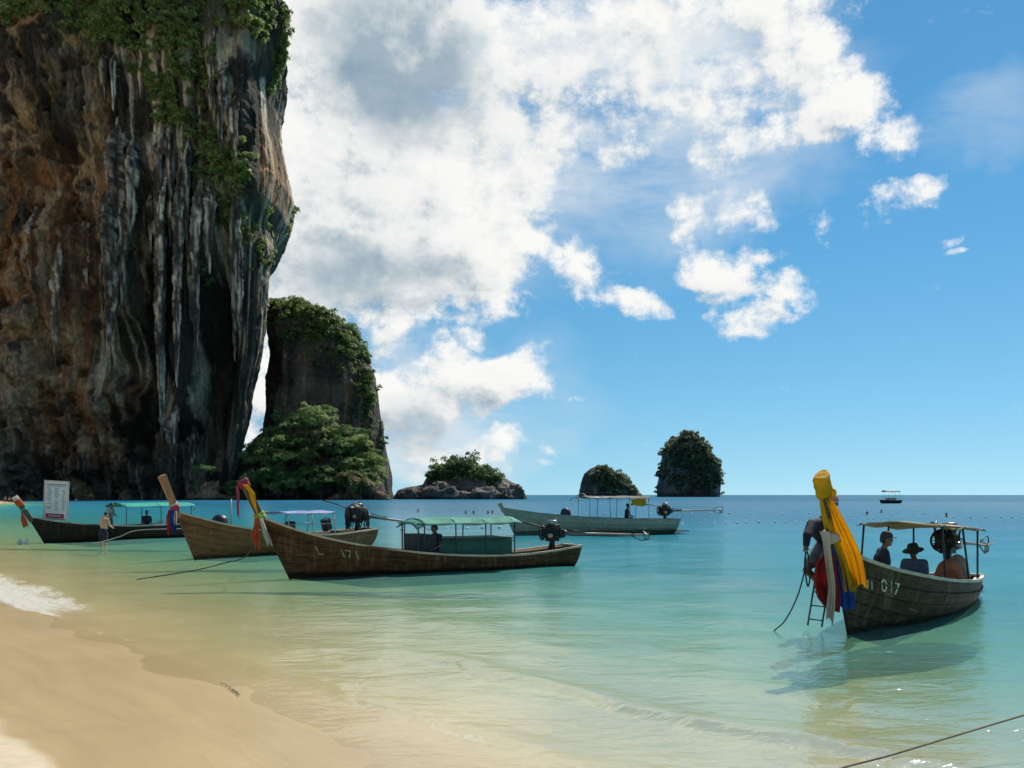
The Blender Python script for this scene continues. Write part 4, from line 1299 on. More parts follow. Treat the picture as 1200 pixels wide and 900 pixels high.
class Boat:
    """local frame: x from stern (0) to stem at the waterline (Lw), y to port, z up from the waterline"""
    def __init__(self, name, stem, stern_dir, Lw, B, sheer, rake, mats, label, group, keel=-.28, transom=.62, stern_rake=.25, cat='boat', bow_full=2.0):
        self.Lw, self.B, self.rake, self.mats = Lw, B, rake, mats
        self.sheer = sorted(sheer)                    # (distance aft of stem, height)
        self.keel = keel; self.tr = transom; self.sr = stern_rake; self.bf = bow_full
        d = Vector((-stern_dir[0], -stern_dir[1], 0)).normalized()      # forward
        rz = math.atan2(d.y, d.x)
        org = Vector((stem[0], stem[1], 0)) - d * Lw
        self.root = empty(name, org, rz)
        self.rot = Matrix.Rotation(rz, 4, 'Z'); self.org = org; self.fwd = d
        tag(self.root, label, cat, group)
    def to_world(self, p):
        return self.org + self.rot @ Vector(p)
    def gun(self, t):
        xs, zs = zip(*self.sheer)
        a = (1 - t) * self.Lw
        # smooth curve through the sheer heights
        z = float(np.interp(a, xs, zs)); e = self.Lw * .04
        return (z + float(np.interp(a - e, xs, zs)) + float(np.interp(a + e, xs, zs))) / 3
    def hb(self, t):
        m = .42
        if t < m:
            k = t / m
            return self.B / 2 * (self.tr + (1 - self.tr) * math.sin(k * math.pi / 2))
        k = (t - m) / (1 - m)
        return self.B / 2 * max(0.0, 1 - k ** self.bf) ** .95
    def pt(self, t, s, side=1, off=0.0):
        g = self.gun(t)
        kz = self.keel + (-.03 - self.keel) * max(0, t - .75) / .25 * (1 if t < 1 else 1) + .10 * max(0, .2 - t) / .2
        z = kz + (g - kz) * s ** 1.15
        xb = self.Lw + self.rake * z; xs = -self.sr * max(z, -.2)
        x = xs + t * (xb - xs)
        bow = max(0.0, (t - .55) / .45)
        pr = (1 - (1 - s) ** 2.3) * (1 - bow) + (s ** .85) * bow
        y = self.hb(t) * pr
        # outward offset, mostly sideways
        y += off
        return Vector((x, side * y, z))
    def hull(self, n_plank=6, rail='rail_wood', seam=True):
        mt = self.mats
        T = [i / 22 for i in range(23)]
        T = [1 - (1 - t) ** 1.15 for t in T]
        S = [j / 10 for j in range(11)]
        mb = MB()
        for side in (1, -1):
            mb.sheet([[self.pt(t, s, side, -.018 if t < 1 else 0) for s in S] for t in T])
        # flat transom
        ring = [self.pt(0, s, 1, -.018) for s in S] + [self.pt(0, s, -1, -.018) for s in reversed(S)]
        mb.add(ring, [tuple(range(len(ring)))])
        mb.build('hull_shell', M[mt], self.root)
        for side in (1, -1):
            for k in range(n_plank):
                s0, s1 = k / n_plank + .004, (k + 1) / n_plank - .006
                pk = MB(); rings = []
                pr = .010 + .006 * ((k * 7 + (side > 0)) % 3)
                for t in T[::2] + [T[-1]] if T[-1] not in T[::2] else T[::2]:
                    e = 1 if t < .995 else 0
                    rings.append([self.pt(t, s0, side, pr * e + .004), self.pt(t, s1, side, (pr - .006) * e + .003), self.pt(t, s1, side, -.016), self.pt(t, s0, side, -.016)])
                pk.sweep(rings, smooth=False).build('plank', M[mt], self.root)
            for (ds, w, h, nm, o) in ((1.0, .075, .055, 'gunwale', .0), (.80, .04, .035, 'rub_rail', .022)):
                rl = MB(); rings = []
                for t in T:
                    c = self.pt(t, ds, side, o)
                    yy = side * w / 2
                    top = .012 if ds == 1.0 else 0
                    rings.append([c + Vector((0, -yy, top - h / 2)), c + Vector((0, yy, top - h / 2)), c + Vector((0, yy, top + h / 2)), c + Vector((0, -yy, top + h / 2))])
                rl.sweep(rings).build(nm, M[rail if nm == 'gunwale' else mt], self.root)
            # inner rail
            rl = MB(); rings = []
            for t in T[:-2]:
                c = self.pt(t, 1.0, side, -.13 if self.hb(t) > .3 else -.3 * self.hb(t))
                rings.append([c + Vector((0, a, b)) for a, b in ((-.03, -.05), (.03, -.05), (.03, -.012), (-.03, -.012))])
            rl.sweep(rings).build('inner_rail', M[rail], self.root)
        # transom board
        tb = MB(); tt = []
        a = [self.pt(0, s, 1, .006) for s in S]; b = [self.pt(0, s, -1, .006) for s in S]
        f = a + b[::-1]
        g = [p + Vector((-.045, 0, 0)) for p in f]
        n = len(f)
        tb.add(f + g, [tuple(range(n)), tuple(range(2 * n - 1, n - 1, -1))] + [(i, (i + 1) % n, n + (i + 1) % n, n + i) for i in range(n)])
        tb.build('transom', M[mt], self.root)
        cap = MB(); cap.beam(self.pt(0, 1, 1, .03) + Vector((-.02, 0, .03)), self.pt(0, 1, -1, .03) + Vector((-.02, 0, .03)), .10, .05).build('transom_cap', M[rail], self.root)
        # floor boards and thwarts
        for k in range(5):
            y = (k - 2) * self.B * .10
            db = MB(); db.box((self.Lw * .26, y, .12), (self.Lw * .28, self.B * .092, .03)); db.build('floor_board', M['deck'], self.root)
        for t in (.18, .40, .58, .74):
            zz = self.gun(t) - .17
            th = MB(); hb_ = self.hb(t) * (.95 if t < .5 else .80)
            x = self.pt(t, .9).x
            th.box((x, 0, zz), (.26, 2 * hb_, .035)).build('thwart', M['deck'], self.root)
        # fore deck of cross planks
        for k in range(6):
            t = .80 + k * .026
            zz = self.gun(t) - .06
            fd = MB(); fd.box((self.pt(t, .95).x, 0, zz), (.19, 2 * self.hb(t) * .84, .03)).build('deck_plank', M['deck'], self.root)
    def stem_at(self, z):
        return Vector((self.Lw + self.rake * z, 0, z))
    def prow(self, tip_z, mat, w=.15, d0=.16, d1=.30, curve=.0, cap=None):
        zj = self.gun(1.0) - .14
        self.post(-.05, zj, tip_z, self.mats, w * .62, d0 * .55, d0 * .55 + (d1 - d0) * .1, 0.0, 'stem')
        return self.post(zj - .06, tip_z, tip_z, mat, w, d0, d1, curve, 'prow')
    def post(self, za, zb, tip_z, mat, w, d0, d1, curve, name):
        """tall stem post swept along the stem line; curve > 0 bends the head forward"""
        mb = MB(); rings = []
        n = 14
        for i in range(n + 1):
            z = za + (zb - za) * i / n; u = (z + .06) / (tip_z + .06)
            c = self.stem_at(z) + Vector((curve * max(0, u - .45) ** 2, 0, 0))
            dep = d0 + (d1 - d0) * u ** 1.5; ww = w * (.75 + .5 * u)
            tx = Vector((self.rake, 0, 1)).normalized(); nx = Vector((tx.z, 0, -tx.x))
            rings.append([c + nx * (dep * .55) + Vector((0, -ww * .25, 0)), c + nx * (dep * .55) + Vector((0, ww * .25, 0)), c + nx * dep * .2 + Vector((0, ww / 2, 0)), c - nx * (dep * .45) + Vector((0, ww / 2, 0)),
                          c - nx * (dep * .45) + Vector((0, -ww / 2, 0)), c + nx * dep * .2 + Vector((0, -ww / 2, 0))])
        o = mb.sweep(rings).build(name, M[mat], self.root, .012)
        return o
    def plate(self, text, t_bow, z0, h, mat, side):
        """painted number standing on the bow planks, each character a part"""
        adv = 0.0
        for ch in text:
            if ch != ' ': self.glyph(ch, t_bow + adv, z0 - adv * self.slope, h, mat, side)
            adv += h * (.80 if ch != '1' else .62)
    def glyph(self, text, t_bow, z0, h, mat, side):
        cu = bpy.data.curves.new('number', 'FONT'); cu.body = text; cu.size = h * 1.38
        cu.space_character = 1.12
        ob = bpy.data.objects.new('tmp', cu); COL.objects.link(ob)
        dg = bpy.context.evaluated_depsgraph_get()
        me = bpy.data.meshes.new_from_object(ob.evaluated_get(dg))
        bpy.data.objects.remove(ob)
        if not len(me.vertices): return
        bm = bmesh.new(); bm.from_mesh(me)
        bmesh.ops.triangulate(bm, faces=bm.faces)
        for _ in range(2):
            bmesh.ops.subdivide_edges(bm, edges=[e for e in bm.edges if e.calc_length() > .06], cuts=1)
        slope = .05
        for v in bm.verts:
            u, w_ = v.co.x, v.co.y
            a = t_bow + u                          # metres aft of the stem
            z = z0 + w_ - a * 0 - u * self.slope
            # nearest hull station for this place
            t = max(0.0, min(.985, 1 - (a) / self.Lw))
            for _ in range(6):
                g = self.gun(t); kz = self.pt(t, 0).z
                s = max(0.02, min(1, (z - kz) / (g - kz))) ** (1 / 1.15)
                x = self.pt(t, s).x
                t = max(0, min(.985, t + ((self.Lw - a + self.rake * z) - x) / self.Lw))
            q = self.pt(t, s, side, .036)
            v.co = q
        bm.to_mesh(me); bm.free()
        for p in me.polygons: p.use_smooth = False
        o = link('painted_character', me, M[mat], self.root)
        sl = o.modifiers.new('thick', 'SOLIDIFY'); sl.thickness = .004; sl.offset = 0
        return o
    slope = .12
    def canopy(self, x0, x1, zt, w, mat, pole='pole_dark', arch=.10, sag=.04, posts=3, over=.18, rail=True, front_dip=0.0, tilt=0.0, thick=.02, seed=1):
        rngc = random.Random(seed)
        xs = [x0 + (x1 - x0) * (k + .5 * 0) / (posts - 1) for k in range(posts)]
        for side in (1, -1):
            for x in xs:
                t = max(.02, min(.95, x / self.Lw))
                zb = self.gun(t) - .02
                yb = self.hb(t) - .06
                zz = zt + tilt * (x - x0)
                p = MB(); p.tube([(x, side * yb, zb), (x, side * min(yb, w / 2), zz)], .020, 8).build('canopy_post', M[pole], self.root)
            r = MB(); r.tube([(x0 - over * .8, side * w / 2, zt - tilt * over * .8), (x1 + over * .8, side * w / 2, zt + tilt * (x1 - x0 + over * .8))], .018, 8).build('canopy_rail', M[pole], self.root)
            if rail:
                xm = [xs[0], xs[-1]]
                z1 = self.gun(.4) + .42
                r = MB(); r.tube([(xm[0], side * w / 2 * .99, z1), (xm[1], side * w / 2 * .99, z1)], .014, 6).build('side_rail', M[pole], self.root)
        n, m = 26, 16
        rows_t, rows_b = [], []
        for i in range(n + 1):
            u = i / n; x = x0 - over + (x1 - x0 + 2 * over) * u
            row = []
            for j in range(m + 1):
                v = j / m * 2 - 1
                z = zt + .015 + arch * (1 - v * v) + tilt * (x - x0)
                k = (x - xs[0]) / (xs[1] - xs[0])
                z -= sag * abs(math.sin(math.pi * k)) * (.4 + .6 * abs(v)) 
                z += .010 * math.sin(9 * u + 5 * v + seed) + rngc.uniform(-.004, .004)
                if u > .86 and front_dip: z -= front_dip * ((u - .86) / .14) ** 1.6
                row.append(Vector((x, v * (w / 2 + .05), z)))
            rows_t.append(row); rows_b.append([p - Vector((0, 0, thick)) for p in row])
        mb = MB(); mb.sheet(rows_t); mb.sheet(rows_b)
        # hem
        loop_t = rows_t[0] + [r[-1] for r in rows_t[1:]] + rows_t[-1][::-1][1:] + [r[0] for r in rows_t[::-1][1:-1]]
        loop_b = [p - Vector((0, 0, thick)) for p in loop_t]
        L = len(loop_t)
        mb.add(loop_t + loop_b, [(i, (i + 1) % L, L + (i + 1) % L, L + i) for i in range(L)])
        mb.build('canopy', M[mat], self.root)
        for x in xs:
            cb = MB(); zz = zt + tilt * (x - x0)
            cb.tube([(x, w / 2 * math.cos(a), zz + arch * 0.9 * math.sin(a)) for a in [math.pi * k / 8 for k in range(9)]], .014, 6).build('canopy_bow', M[pole], self.root)
    def engine(self, x, z, yaw=0.0, tail=4.2, pitch=.06, size=1.0, shaft='shaft', wrap=False, tiller=True):
        """car engine on a swivel post with a long propeller shaft over the stern"""
        S_ = size
        Rm = Matrix.Rotation(yaw, 3, 'Z') @ Matrix.Rotation(-pitch, 3, 'Y')
        o = Vector((x, 0, z))
        def q(p): return o + Rm @ (Vector(p) * S_)
        zb = self.gun(max(0, x / self.Lw)) - .1
        mb = MB(); mb.beam((x, 0, zb - .25), (x, 0, z - .22 * S_), .12, .12, (1, 0, 0)); mb.beam((x - .05, -.28, zb), (x - .05, .28, zb), .10, .08)
        mb.beam((x + .2, 0, zb - .1), (x, 0, z - .2 * S_), .05, .05)
        post = mb.build('swivel_post', M['iron'], self.root)
        eng = MB()
        eng.box(q((0, 0, 0)), (.58 * S_, .36 * S_, .40 * S_), Rm); eng.box(q((-.02, 0, .25)), (.50 * S_, .24 * S_, .12 * S_), Rm); eng.box(q((0, 0, -.24)), (.46 * S_, .26 * S_, .12 * S_), Rm)
        eng.box(q((.30, 0, .04)), (.07 * S_, .42 * S_, .44 * S_), Rm); eng.box(q((-.36, 0, -.02)), (.18 * S_, .30 * S_, .30 * S_), Rm)
        for k in range(5): eng.box(q((-.22 + .11 * k, .19, .02)), (.04 * S_, .05 * S_, .30 * S_), Rm)
        for k in range(5): eng.box(q((-.22 + .11 * k, -.19, .02)), (.04 * S_, .05 * S_, .30 * S_), Rm)
        block = eng.build('engine_block', M['iron'], self.root, .012 * S_)
        r = MB()
        for k in range(1):
            pts = [q((.40, .27 * math.cos(a), .27 * math.sin(a) + .02)) for a in [2 * math.pi * i / 20 for i in range(21)]]
            r.tube(pts, .028 * S_, 6)
        for i in range(9):
            a = math.pi * i / 9
            r.tube([q((.41, .27 * math.cos(a), .27 * math.sin(a) + .02)), q((.41, -.27 * math.cos(a), -.27 * math.sin(a) + .02))], .010 * S_, 5)
        r.build('fan_guard', M['iron'], block)
        fb = MB()
        fb.tube([q((.28, 0, .02)), q((.44, 0, .02))], .06 * S_, 10)
        for i in range(5):
            a = 2 * math.pi * i / 5
            fb.beam(q((.37, .05 * math.cos(a), .05 * math.sin(a) + .02)), q((.37, .25 * math.cos(a), .25 * math.sin(a) + .02)), .09 * S_, .012 * S_, Rm @ Vector((1, .5, 0)))
        fb.build('fan', M['iron_grey'], block)
        af = MB(); af.tube([q((.02, .05, .32)), q((.02, .05, .44))], [.17 * S_, .17 * S_], 14); af.tube([q((.02, .05, .44)), q((.02, .05, .47))], [.19 * S_, .16 * S_], 14)
        af.build('air_filter', M['alu'], block)
        ex = MB(); ex.tube([q((-.1, -.2, .12)), q((-.14, -.34, .16)), q((-.2, -.38, .34)), q((-.32, -.38, .50))], .035 * S_, 8); ex.build('exhaust_pipe', M['iron_grey'], block)
        al = MB(); al.tube([q((.22, .24, -.08)), q((.22, .38, -.08))], .09 * S_, 10); al.build('alternator', M['alu'], block)
        hs = MB(); hs.tube([q((.3, .12, .2)), q((.1, .26, .30)), q((-.15, .24, .28)), q((-.3, .14, .1))], .022 * S_, 6); hs.build('hose', M['black_plastic'], block)
        bt = MB(); bt.tube([q((-.38, 0, 0)), q((-.62, 0, -.02))], [.15 * S_, .08 * S_], 10); bt.build('bell_housing', M['iron_grey'], block)
        sh = MB(); sh.tube([q((-.5, 0, -.02)), q((-1.4, 0, -.05)), q((-tail, 0, -.12))], [.060 * S_, .052 * S_, .035 * S_], 10)
        shaft_o = sh.build('tail_shaft', M[shaft], self.root)
        br = MB(); br.tube([q((-.55, 0, .12)), q((-1.3, 0, .02))], .018, 6); br.build('shaft_brace', M['iron'], shaft_o)
        pr = MB(); e = q((-tail, 0, -.12))
        pr.tube([e, e + Rm @ Vector((-.16, 0, -.01))], .05, 8)
        for i in range(3):
            a = 2 * math.pi * i / 3 + .4
            d1 = Rm @ Vector((0, math.cos(a), math.sin(a))); tw = Rm @ Vector((.5, -math.sin(a), math.cos(a)))
            pr.beam(e + Rm @ Vector((-.08, 0, 0)) + d1 * .03, e + Rm @ Vector((-.09, 0, 0)) + d1 * .17, .10, .014, tw, .13, .008)
        pr.build('propeller', M['alu'], shaft_o)
        gd = MB()
        gd.tube([q((-tail + .55, 0, -.14)), q((-tail + .1, 0, -.34)), q((-tail - .22, 0, -.30)), q((-tail - .25, 0, -.08))], .016, 6)
        gd.tube([q((-tail + .5, 0, -.05)), q((-tail + .05, 0, .12)), q((-tail - .2, 0, .10)), q((-tail - .25, 0, -.08))], .014, 6)
        gd.build('propeller_guard', M['iron'], shaft_o)
        if tiller:
            tl = MB(); tl.tube([q((.1, .1, .1)), q((.7, .15, .30)), q((1.3, .12, .42))], [.028, .024, .02], 7)
            tl.tube([q((1.28, .12, .415)), q((1.5, .11, .45))], .03, 8)
            tl.build('tiller', M['iron'], self.root)
        return q


def cloth(name, label, path, widths, side, nrm, mat, folds=3, amp=.04, nu=44, nv=44, seed=0, hem=.05, cat='ribbon', group=None, thick=.003, gather=.35):
    """hanging cloth: path of world points, its width at each, folds running down it"""
    rngc = random.Random(seed)
    path = [Vector(p) for p in path]
    side = Vector(side).normalized(); nrm = Vector(nrm).normalized()
    ks = np.linspace(0, 1, len(path))
    ph = [rngc.uniform(0, 6.28) for _ in range(4)]
    rows = []
    for i in range(nv + 1):
        v = i / nv
        # Catmull-like smoothing through linear pieces
        def at(vv):
            return Vector([float(np.interp(vv, ks, [p[c] for p in path])) for c in range(3)])
        c = (at(max(0, v - .06)) + at(v) * 2 + at(min(1, v + .06))) / 4
        w = float(np.interp(v, ks, widths))
        row = []
        for j in range(nu + 1):
            u = j / nu - .5
            a = amp * (gather + (1 - gather) * v)
            u2 = u + .07 * math.sin(6 * u + ph[3] + 2.5 * v)
            f = a * (math.sin(folds * 6.283 * u2 + ph[0] + 1.1 * v) * .7 + .35 * math.sin(folds * 1.9 * 6.283 * u + ph[1] - 1.7 * v) + .25 * math.sin(7 * v + ph[2] + 3 * u) + .16 * math.sin(31 * u2 + 5 * v + ph[0]) + .10 * math.sin(17 * v + 13 * u + ph[1]))
            s = u * w + a * .35 * math.sin(folds * 6.283 * u * 2 + ph[3])
            e = Vector((0, 0, -hem * (math.sin(5 * u + ph[1]) + .5 * math.sin(11 * u + ph[2])) * v ** 6))
            row.append(c + side * s + nrm * f + e)
        rows.append(row)
    mb = MB(); mb.sheet(rows)
    o = mb.build(name, M[mat])
    so = o.modifiers.new('thick', 'SOLIDIFY'); so.thickness = thick; so.offset = 0
    tag(o, label, cat, group)
    return o


def wrap_band(name, label, boat, z0, z1, wy, dx, mat, cat='ribbon', group=None, knot=None, curve=0.0, tip=2.5):
    """cloth wound round the stem post between two heights"""
    mb = MB(); rows = []
    n, m = 22, 8
    tx = Vector((boat.rake, 0, 1)).normalized(); nx = Vector((tx.z, 0, -tx.x))
    for i in range(m + 1):
        z = z0 + (z1 - z0) * i / m
        u = (z + .22) / (tip + .22)
        c = boat.stem_at(z) + Vector((curve * max(0, u - .45) ** 2, 0, 0)) + nx * dx * .05
        row = []
        for k in range(n + 1):
            a = 2 * math.pi * k / n
            r = 1 + .05 * math.sin(i * 2.4 + 2 * a) + .06 * math.sin(3 * a + i) + .03 * math.sin(9 * a + 1.7 * i) - (.10 if i in (0, m) else 0)
            row.append(boat.to_world(c + nx * math.cos(a) * dx * r + Vector((0, math.sin(a) * wy * r, .02 * math.sin(2 * a + i)))))
        rows.append(row)
    mb.sheet(rows)
    # close top and bottom
    mb.add(rows[0][:-1], [tuple(range(n))]); mb.add(rows[-1][:-1], [tuple(range(n))])
    if knot:
        mb.ell(boat.to_world(boat.stem_at((z0 + z1) / 2) + Vector(knot)), (.06, .05, .07), 10, 7)
    o = mb.build(name, M[mat]); tag(o, label, cat, group)
    return o


def rope(name, label, pts, r, mat, cat='rope', sub=8, group=None):
    pts = [Vector(p) for p in pts]
    out = []
    for i in range(len(pts) - 1):
        p0 = pts[max(0, i-1)]; p1 = pts[i]; p2 = pts[i+1]; p3 = pts[min(len(pts)-1, i+2)]
        for k in range(sub):
            t = k / sub
            out.append(.5 * ((2*p1) + (p2-p0)*t + (2*p0-5*p1+4*p2-p3)*t*t + (3*p1-p0-3*p2+p3)*t**3))
    out.append(pts[-1])
    o = MB().tube(out, r, 6).build(name, M[mat]); tag(o, label, cat, group)
    return o


BG = 'longtail boats moored off the beach'
# --- brown boat in front, green awning
C = Boat('longtail_boat', (-5.9, 23.6), (.876, .48), 8.7, 1.75, [(-.9, 2.1), (0, 1.60), (.5, 1.32), (1, 1.10), (2, .83), (3, .66), (4, .53), (5.2, .45), (6.5, .42), (7.8, .50), (8.7, .62)], .48, 'hull_brown',
         'dark brown weathered longtail boat with green awning and green box amidships', BG, keel=-.40)
C.hull(6)
C.prow(2.58, 'prow_dark', .11, .15, .20)
C.slope = .16
C.plate('L  171', .95, .62, .24, 'paint_faded', 1)
C.canopy(2.3, 5.15, 1.38, 1.5, 'canvas_green', arch=.16, posts=4, over=.25, front_dip=.12, seed=2)
MB().box((3.5, 0, .63), (2.35, 1.3, .62)).box((3.5, 0, .955), (2.41, 1.36, .03)).build('storage_box', M['box_green'], C.root, .01)
MB().box((4.98, 0, .72), (.5, 1.25, .72)).build('cabin_box', M['box_dark'], C.root, .01)
for sx in (1, -1): MB().beam((5.28, sx * .60, .3), (5.28, sx * .60, 1.42), .035, .035, (1, 0, 0)).build('awning_post', M['pole_dark'], C.root)
C.engine(.55, 1.02, R(-9), 3.75, .0, .85)
MB().tube([(.05, -.1, .55), (-.25, -.12, .45), (-.32, -.12, .10), (-.2, -.1, -.1)], .05, 8).build('rudder_strap', M['black_plastic'], C.root)

# --- tan boat behind it, blue awning
B_ = Boat('longtail_boat', (-10.9, 30.5), (.54, .84), 8.6, 1.75, [(-.9, 2.05), (0, 1.62), (1, 1.25), (2, 1.0), (3, .84), (4.5, .68), (6, .62), (8.6, .76)], .46, 'hull_tan',
          'tan wooden longtail boat with bare orange prow, blue awning and netted engine', BG)
B_.hull(6)
B_.prow(2.85, 'prow_orange', .13, .16, .27)
B_.canopy(2.6, 5.0, 1.50, 1.4, 'canvas_blue', 'pole_pale', arch=.07, posts=3, over=.12, seed=3)
B_.engine(.5, 1.35, R(-26), 3.3, .10, 1.05)
MB().box((1.6, .2, .62), (.9, .5, .30)).build('engine_crate', M['deck'], B_.root, .01)
MB().box((5.6, .1, .95), (.35, .5, .55), Matrix.Rotation(.25, 3, 'Y')).build('dark_seat', M['box_dark'], B_.root, .04)
MB().box((3.9, -.35, .95), (.30, .30, .45)).build('fuel_can', M['black_plastic'], B_.root, .05)
MB().box((2.0, -.3, 1.0), (.35, .30, .5), Matrix.Rotation(.3, 3, 'Y')).build('fuel_can', M['black_plastic'], B_.root, .05)

# --- dark food boat by the man
A = Boat('longtail_boat', (-21.5, 40.8), (.55, .83), 8.6, 1.8, [(-.8, 1.5), (0, 1.18), (.7, 1.0), (1.5, .86), (2.7, .74), (4, .66), (8.6, .70)], .60, 'hull_dark',
         'black-hulled longtail boat with turquoise awning beside the wading man', BG)
A.hull(6, 'rail_grey')
A.prow(2.05, 'prow_dark', .14, .15, .22, .25)
A.canopy(1.2, 5.0, 1.62, 1.6, 'canvas_turq', arch=.18, sag=.02, posts=3, over=.15, seed=4, rail=False)

# --- pale green boat further out
D_ = Boat('longtail_boat', (.2, 47.6), (.943, .333), 9.4, 1.9, [(-.9, 1.70), (0, 1.50), (1.5, 1.22), (4, .98), (7, .84), (9.4, .82)], .52, 'hull_green',
          'pale green painted boat without tall prow, ragged awning frame', BG, transom=.75)
D_.hull(5, 'rail_green')
D_.prow(1.78, 'hull_green', .16, .16, .20)
D_.canopy(1.8, 5.4, 2.02, 1.5, 'canvas_grey', 'pole_pale', arch=.12, posts=4, over=.15, seed=5, rail=False)
D_.engine(.35, 1.30, R(8), 4.2, -.03, .95, 'shaft_green')
hp = MB(); hp.tube([(5.55, .75 * math.cos(a), 2.0 + .28 * math.sin(a)) for a in [math.pi * k / 10 for k in range(11)]], .022, 6)
hp.tube([(5.9, .72 * math.cos(a), 1.85 + .22 * math.sin(a)) for a in [math.pi * k / 10 for k in range(11)]], .018, 6); hp.build('canopy_hoop', M['pole_pale'], D_.root)
MB().box((-.35, 0, .16), (1.0, 1.3, .05)).build('stern_step', M['hull_dark'], D_.root)
yc = MB(); yc.sheet([[Vector((2.0 + .9 * u + .03 * math.sin(9 * v), .80, 1.98 - .38 * v + .03 * math.sin(6 * u + 3 * v))) for u in [i / 8 for i in range(9)]] for v in [j / 8 for j in range(9)]])
o = yc.build('awning_flap', M['yellow'], D_.root); so = o.modifiers.new('thick', 'SOLIDIFY'); so.thickness = .006
MB().ell((6.6, .25, 1.18), (.30, .26, .34), 12, 9).tube([(6.6, .25, .9), (6.6, .25, 1.1)], .2, 12).build('fish_basket', M['navy_tarp'], D_.root)

# --- grey boat at the right with the yellow prow cloth
E = Boat('longtail_boat', (5.32, 14.0), (.637, .77), 6.8, 1.72, [(-.9, 1.75), (0, 1.38), (.5, 1.18), (1, 1.01), (2, .81), (3, .67), (4.5, .54), (6.8, .44)], .476, 'hull_grey',
         'grey weathered longtail boat numbered 017 carrying seated people', BG, transom=.55, bow_full=2.2, keel=-.45)
E.hull(6, 'rail_grey')
E.prow(2.45, 'prow_dark', .12, .14, .20)
E.slope = .24
E.plate('017', .86, .66, .22, 'paint_white', 1)
E.plate('\u0e01', .52, .73, .20, 'paint_white', 1)
E.canopy(1.0, 4.0, 1.50, 1.35, 'canvas_tan', 'pole_dark', arch=.05, sag=.05, posts=3, over=.25, seed=6, rail=False, tilt=.05)
E.engine(.75, 1.22, R(-4), 3.1, .03, .85, tiller=True)

# --- tour boat far out
F = Boat('tour_boat', (W(1032, 590).x, W(1032, 590).y), (1, .12), 5.2, 2.2, [(-.6, 1.0), (0, .95), (2, .85), (5.2, .85)], .35, 'box_dark',
         'small dark boat with flat roof alone on the open water', None, transom=.85)
F.hull(4, 'rail_grey')
F.canopy(.6, 4.2, 3.1, 1.9, 'navy_tarp', 'pole_dark', arch=.30, posts=3, over=.25, seed=8, thick=.12)
MB().box((2.4, 0, 1.15), (2.4, 1.2, .6)).build('cabin_seat', M['pole_pale'], F.root, .03)

# ------------------------------------------------------------------ cloths on the prows
# grey boat: yellow headcloth and long tail, white sash, red and blue lengths
def e_pt(px, py, dy=0.0):
    """a place on the plane through the prow of the grey boat that faces the beach"""
    z = CAM_H - (py - 580) / FPX * 13.3
    return P(px, py, 13.35 + dy - .30 * (z - 1.4))


wrap_band('prow_headcloth', 'yellow cloth wound round the prow head of the grey boat', E, 2.20, 2.50, .115, .165, 'yellow', tip=2.45, knot=(-.10, .11, -.12))
cloth('prow_cloth', 'long yellow cloth hanging from the prow of the grey boat', [e_pt(966, 580), e_pt(973, 600), e_pt(983, 625), e_pt(994, 650), e_pt(1000, 672), e_pt(1003, 692)], [.14, .26, .35, .37, .35, .33],
      (1, -.25, .10), (-.25, -1, 0), 'yellow', 4, .045, seed=3)
cloth('prow_cloth', 'bright blue cloth hanging beside the yellow one on the grey boat', [e_pt(975, 632, .05), e_pt(981, 650, .05), e_pt(986, 675, .05), e_pt(990, 700, .02), e_pt(991, 713, 0)], [.14, .20, .25, .28, .28],
      (1, -.2, .1), (-.2, -1, 0), 'blue', 3, .03, seed=4)
cloth('prow_cloth', 'red cloth bundled on the beach side of the grey boat prow', [e_pt(970, 648, -.02), e_pt(966, 660, -.04), e_pt(966, 680, -.04), e_pt(970, 700, 0), e_pt(977, 716, .02)], [.08, .24, .32, .30, .12],
      (1, -.1, 0), (-.1, -1, 0), 'red', 5, .05, seed=5)
cloth('prow_cloth', 'pale sash knotted round the grey boat prow over the red cloth', [e_pt(965, 622, -.10), e_pt(968, 634, -.12), e_pt(971, 660, -.12), e_pt(975, 690, -.10), e_pt(973, 712, -.08), e_pt(972, 728, -.06)], [.13, .10, .09, .09, .12, .09],
      (1, -.1, 0), (-.1, -1, 0), 'white', 3, .03, seed=6)
cloth('prow_cloth', 'dark red strip between the pale sash and blue cloth', [e_pt(976, 650, .0), e_pt(978, 670, .0), e_pt(981, 695, .0), e_pt(981, 716, .0)], [.05, .08, .10, .07], (1, -.1, 0), (-.1, -1, 0), 'crimson', 2, .02, seed=8)
wrap_band('prow_garland', 'pale sash tied round the post of the grey boat prow', E, 1.52, 1.66, .13, .17, 'white', tip=2.45, knot=(.16, 0, 0))


def c_pt(boat, x, y, z): return boat.to_world(boat.stem_at(z) + Vector((x, y, 0)))


# brown boat: yellow and pink lengths at the head, garland at the hull
ps = (C.fwd.x, C.fwd.y, 0); pn = (.48, -.876, 0)
wrap_band('prow_garland', 'red cloth wound round the prow head of the brown boat', C, 2.40, 2.60, .08, .14, 'crimson', tip=2.58)
cloth('prow_ribbon', 'yellow ribbon trailing from the prow head of the brown boat', [c_pt(C, .02, .14, 2.48), c_pt(C, -.05, .16, 2.25), c_pt(C, .04, .18, 2.0), c_pt(C, .10, .18, 1.66)], [.14, .15, .11, .04], ps, pn, 'yellow', 2, .025, 14, 20, 11)
cloth('prow_ribbon', 'pink ribbon hanging straight down from the brown boat prow head', [c_pt(C, .22, .05, 2.45), c_pt(C, .30, .05, 2.2), c_pt(C, .46, .05, 1.9), c_pt(C, .58, .05, 1.62)], [.07, .07, .06, .06], ps, pn, 'pink', 2, .02, 12, 20, 12)
wrap_band('prow_garland', 'lime and pale garland round the neck of the brown boat prow', C, 1.56, 1.74, .11, .15, 'lime', tip=2.58, knot=(.05, .12, -.02))
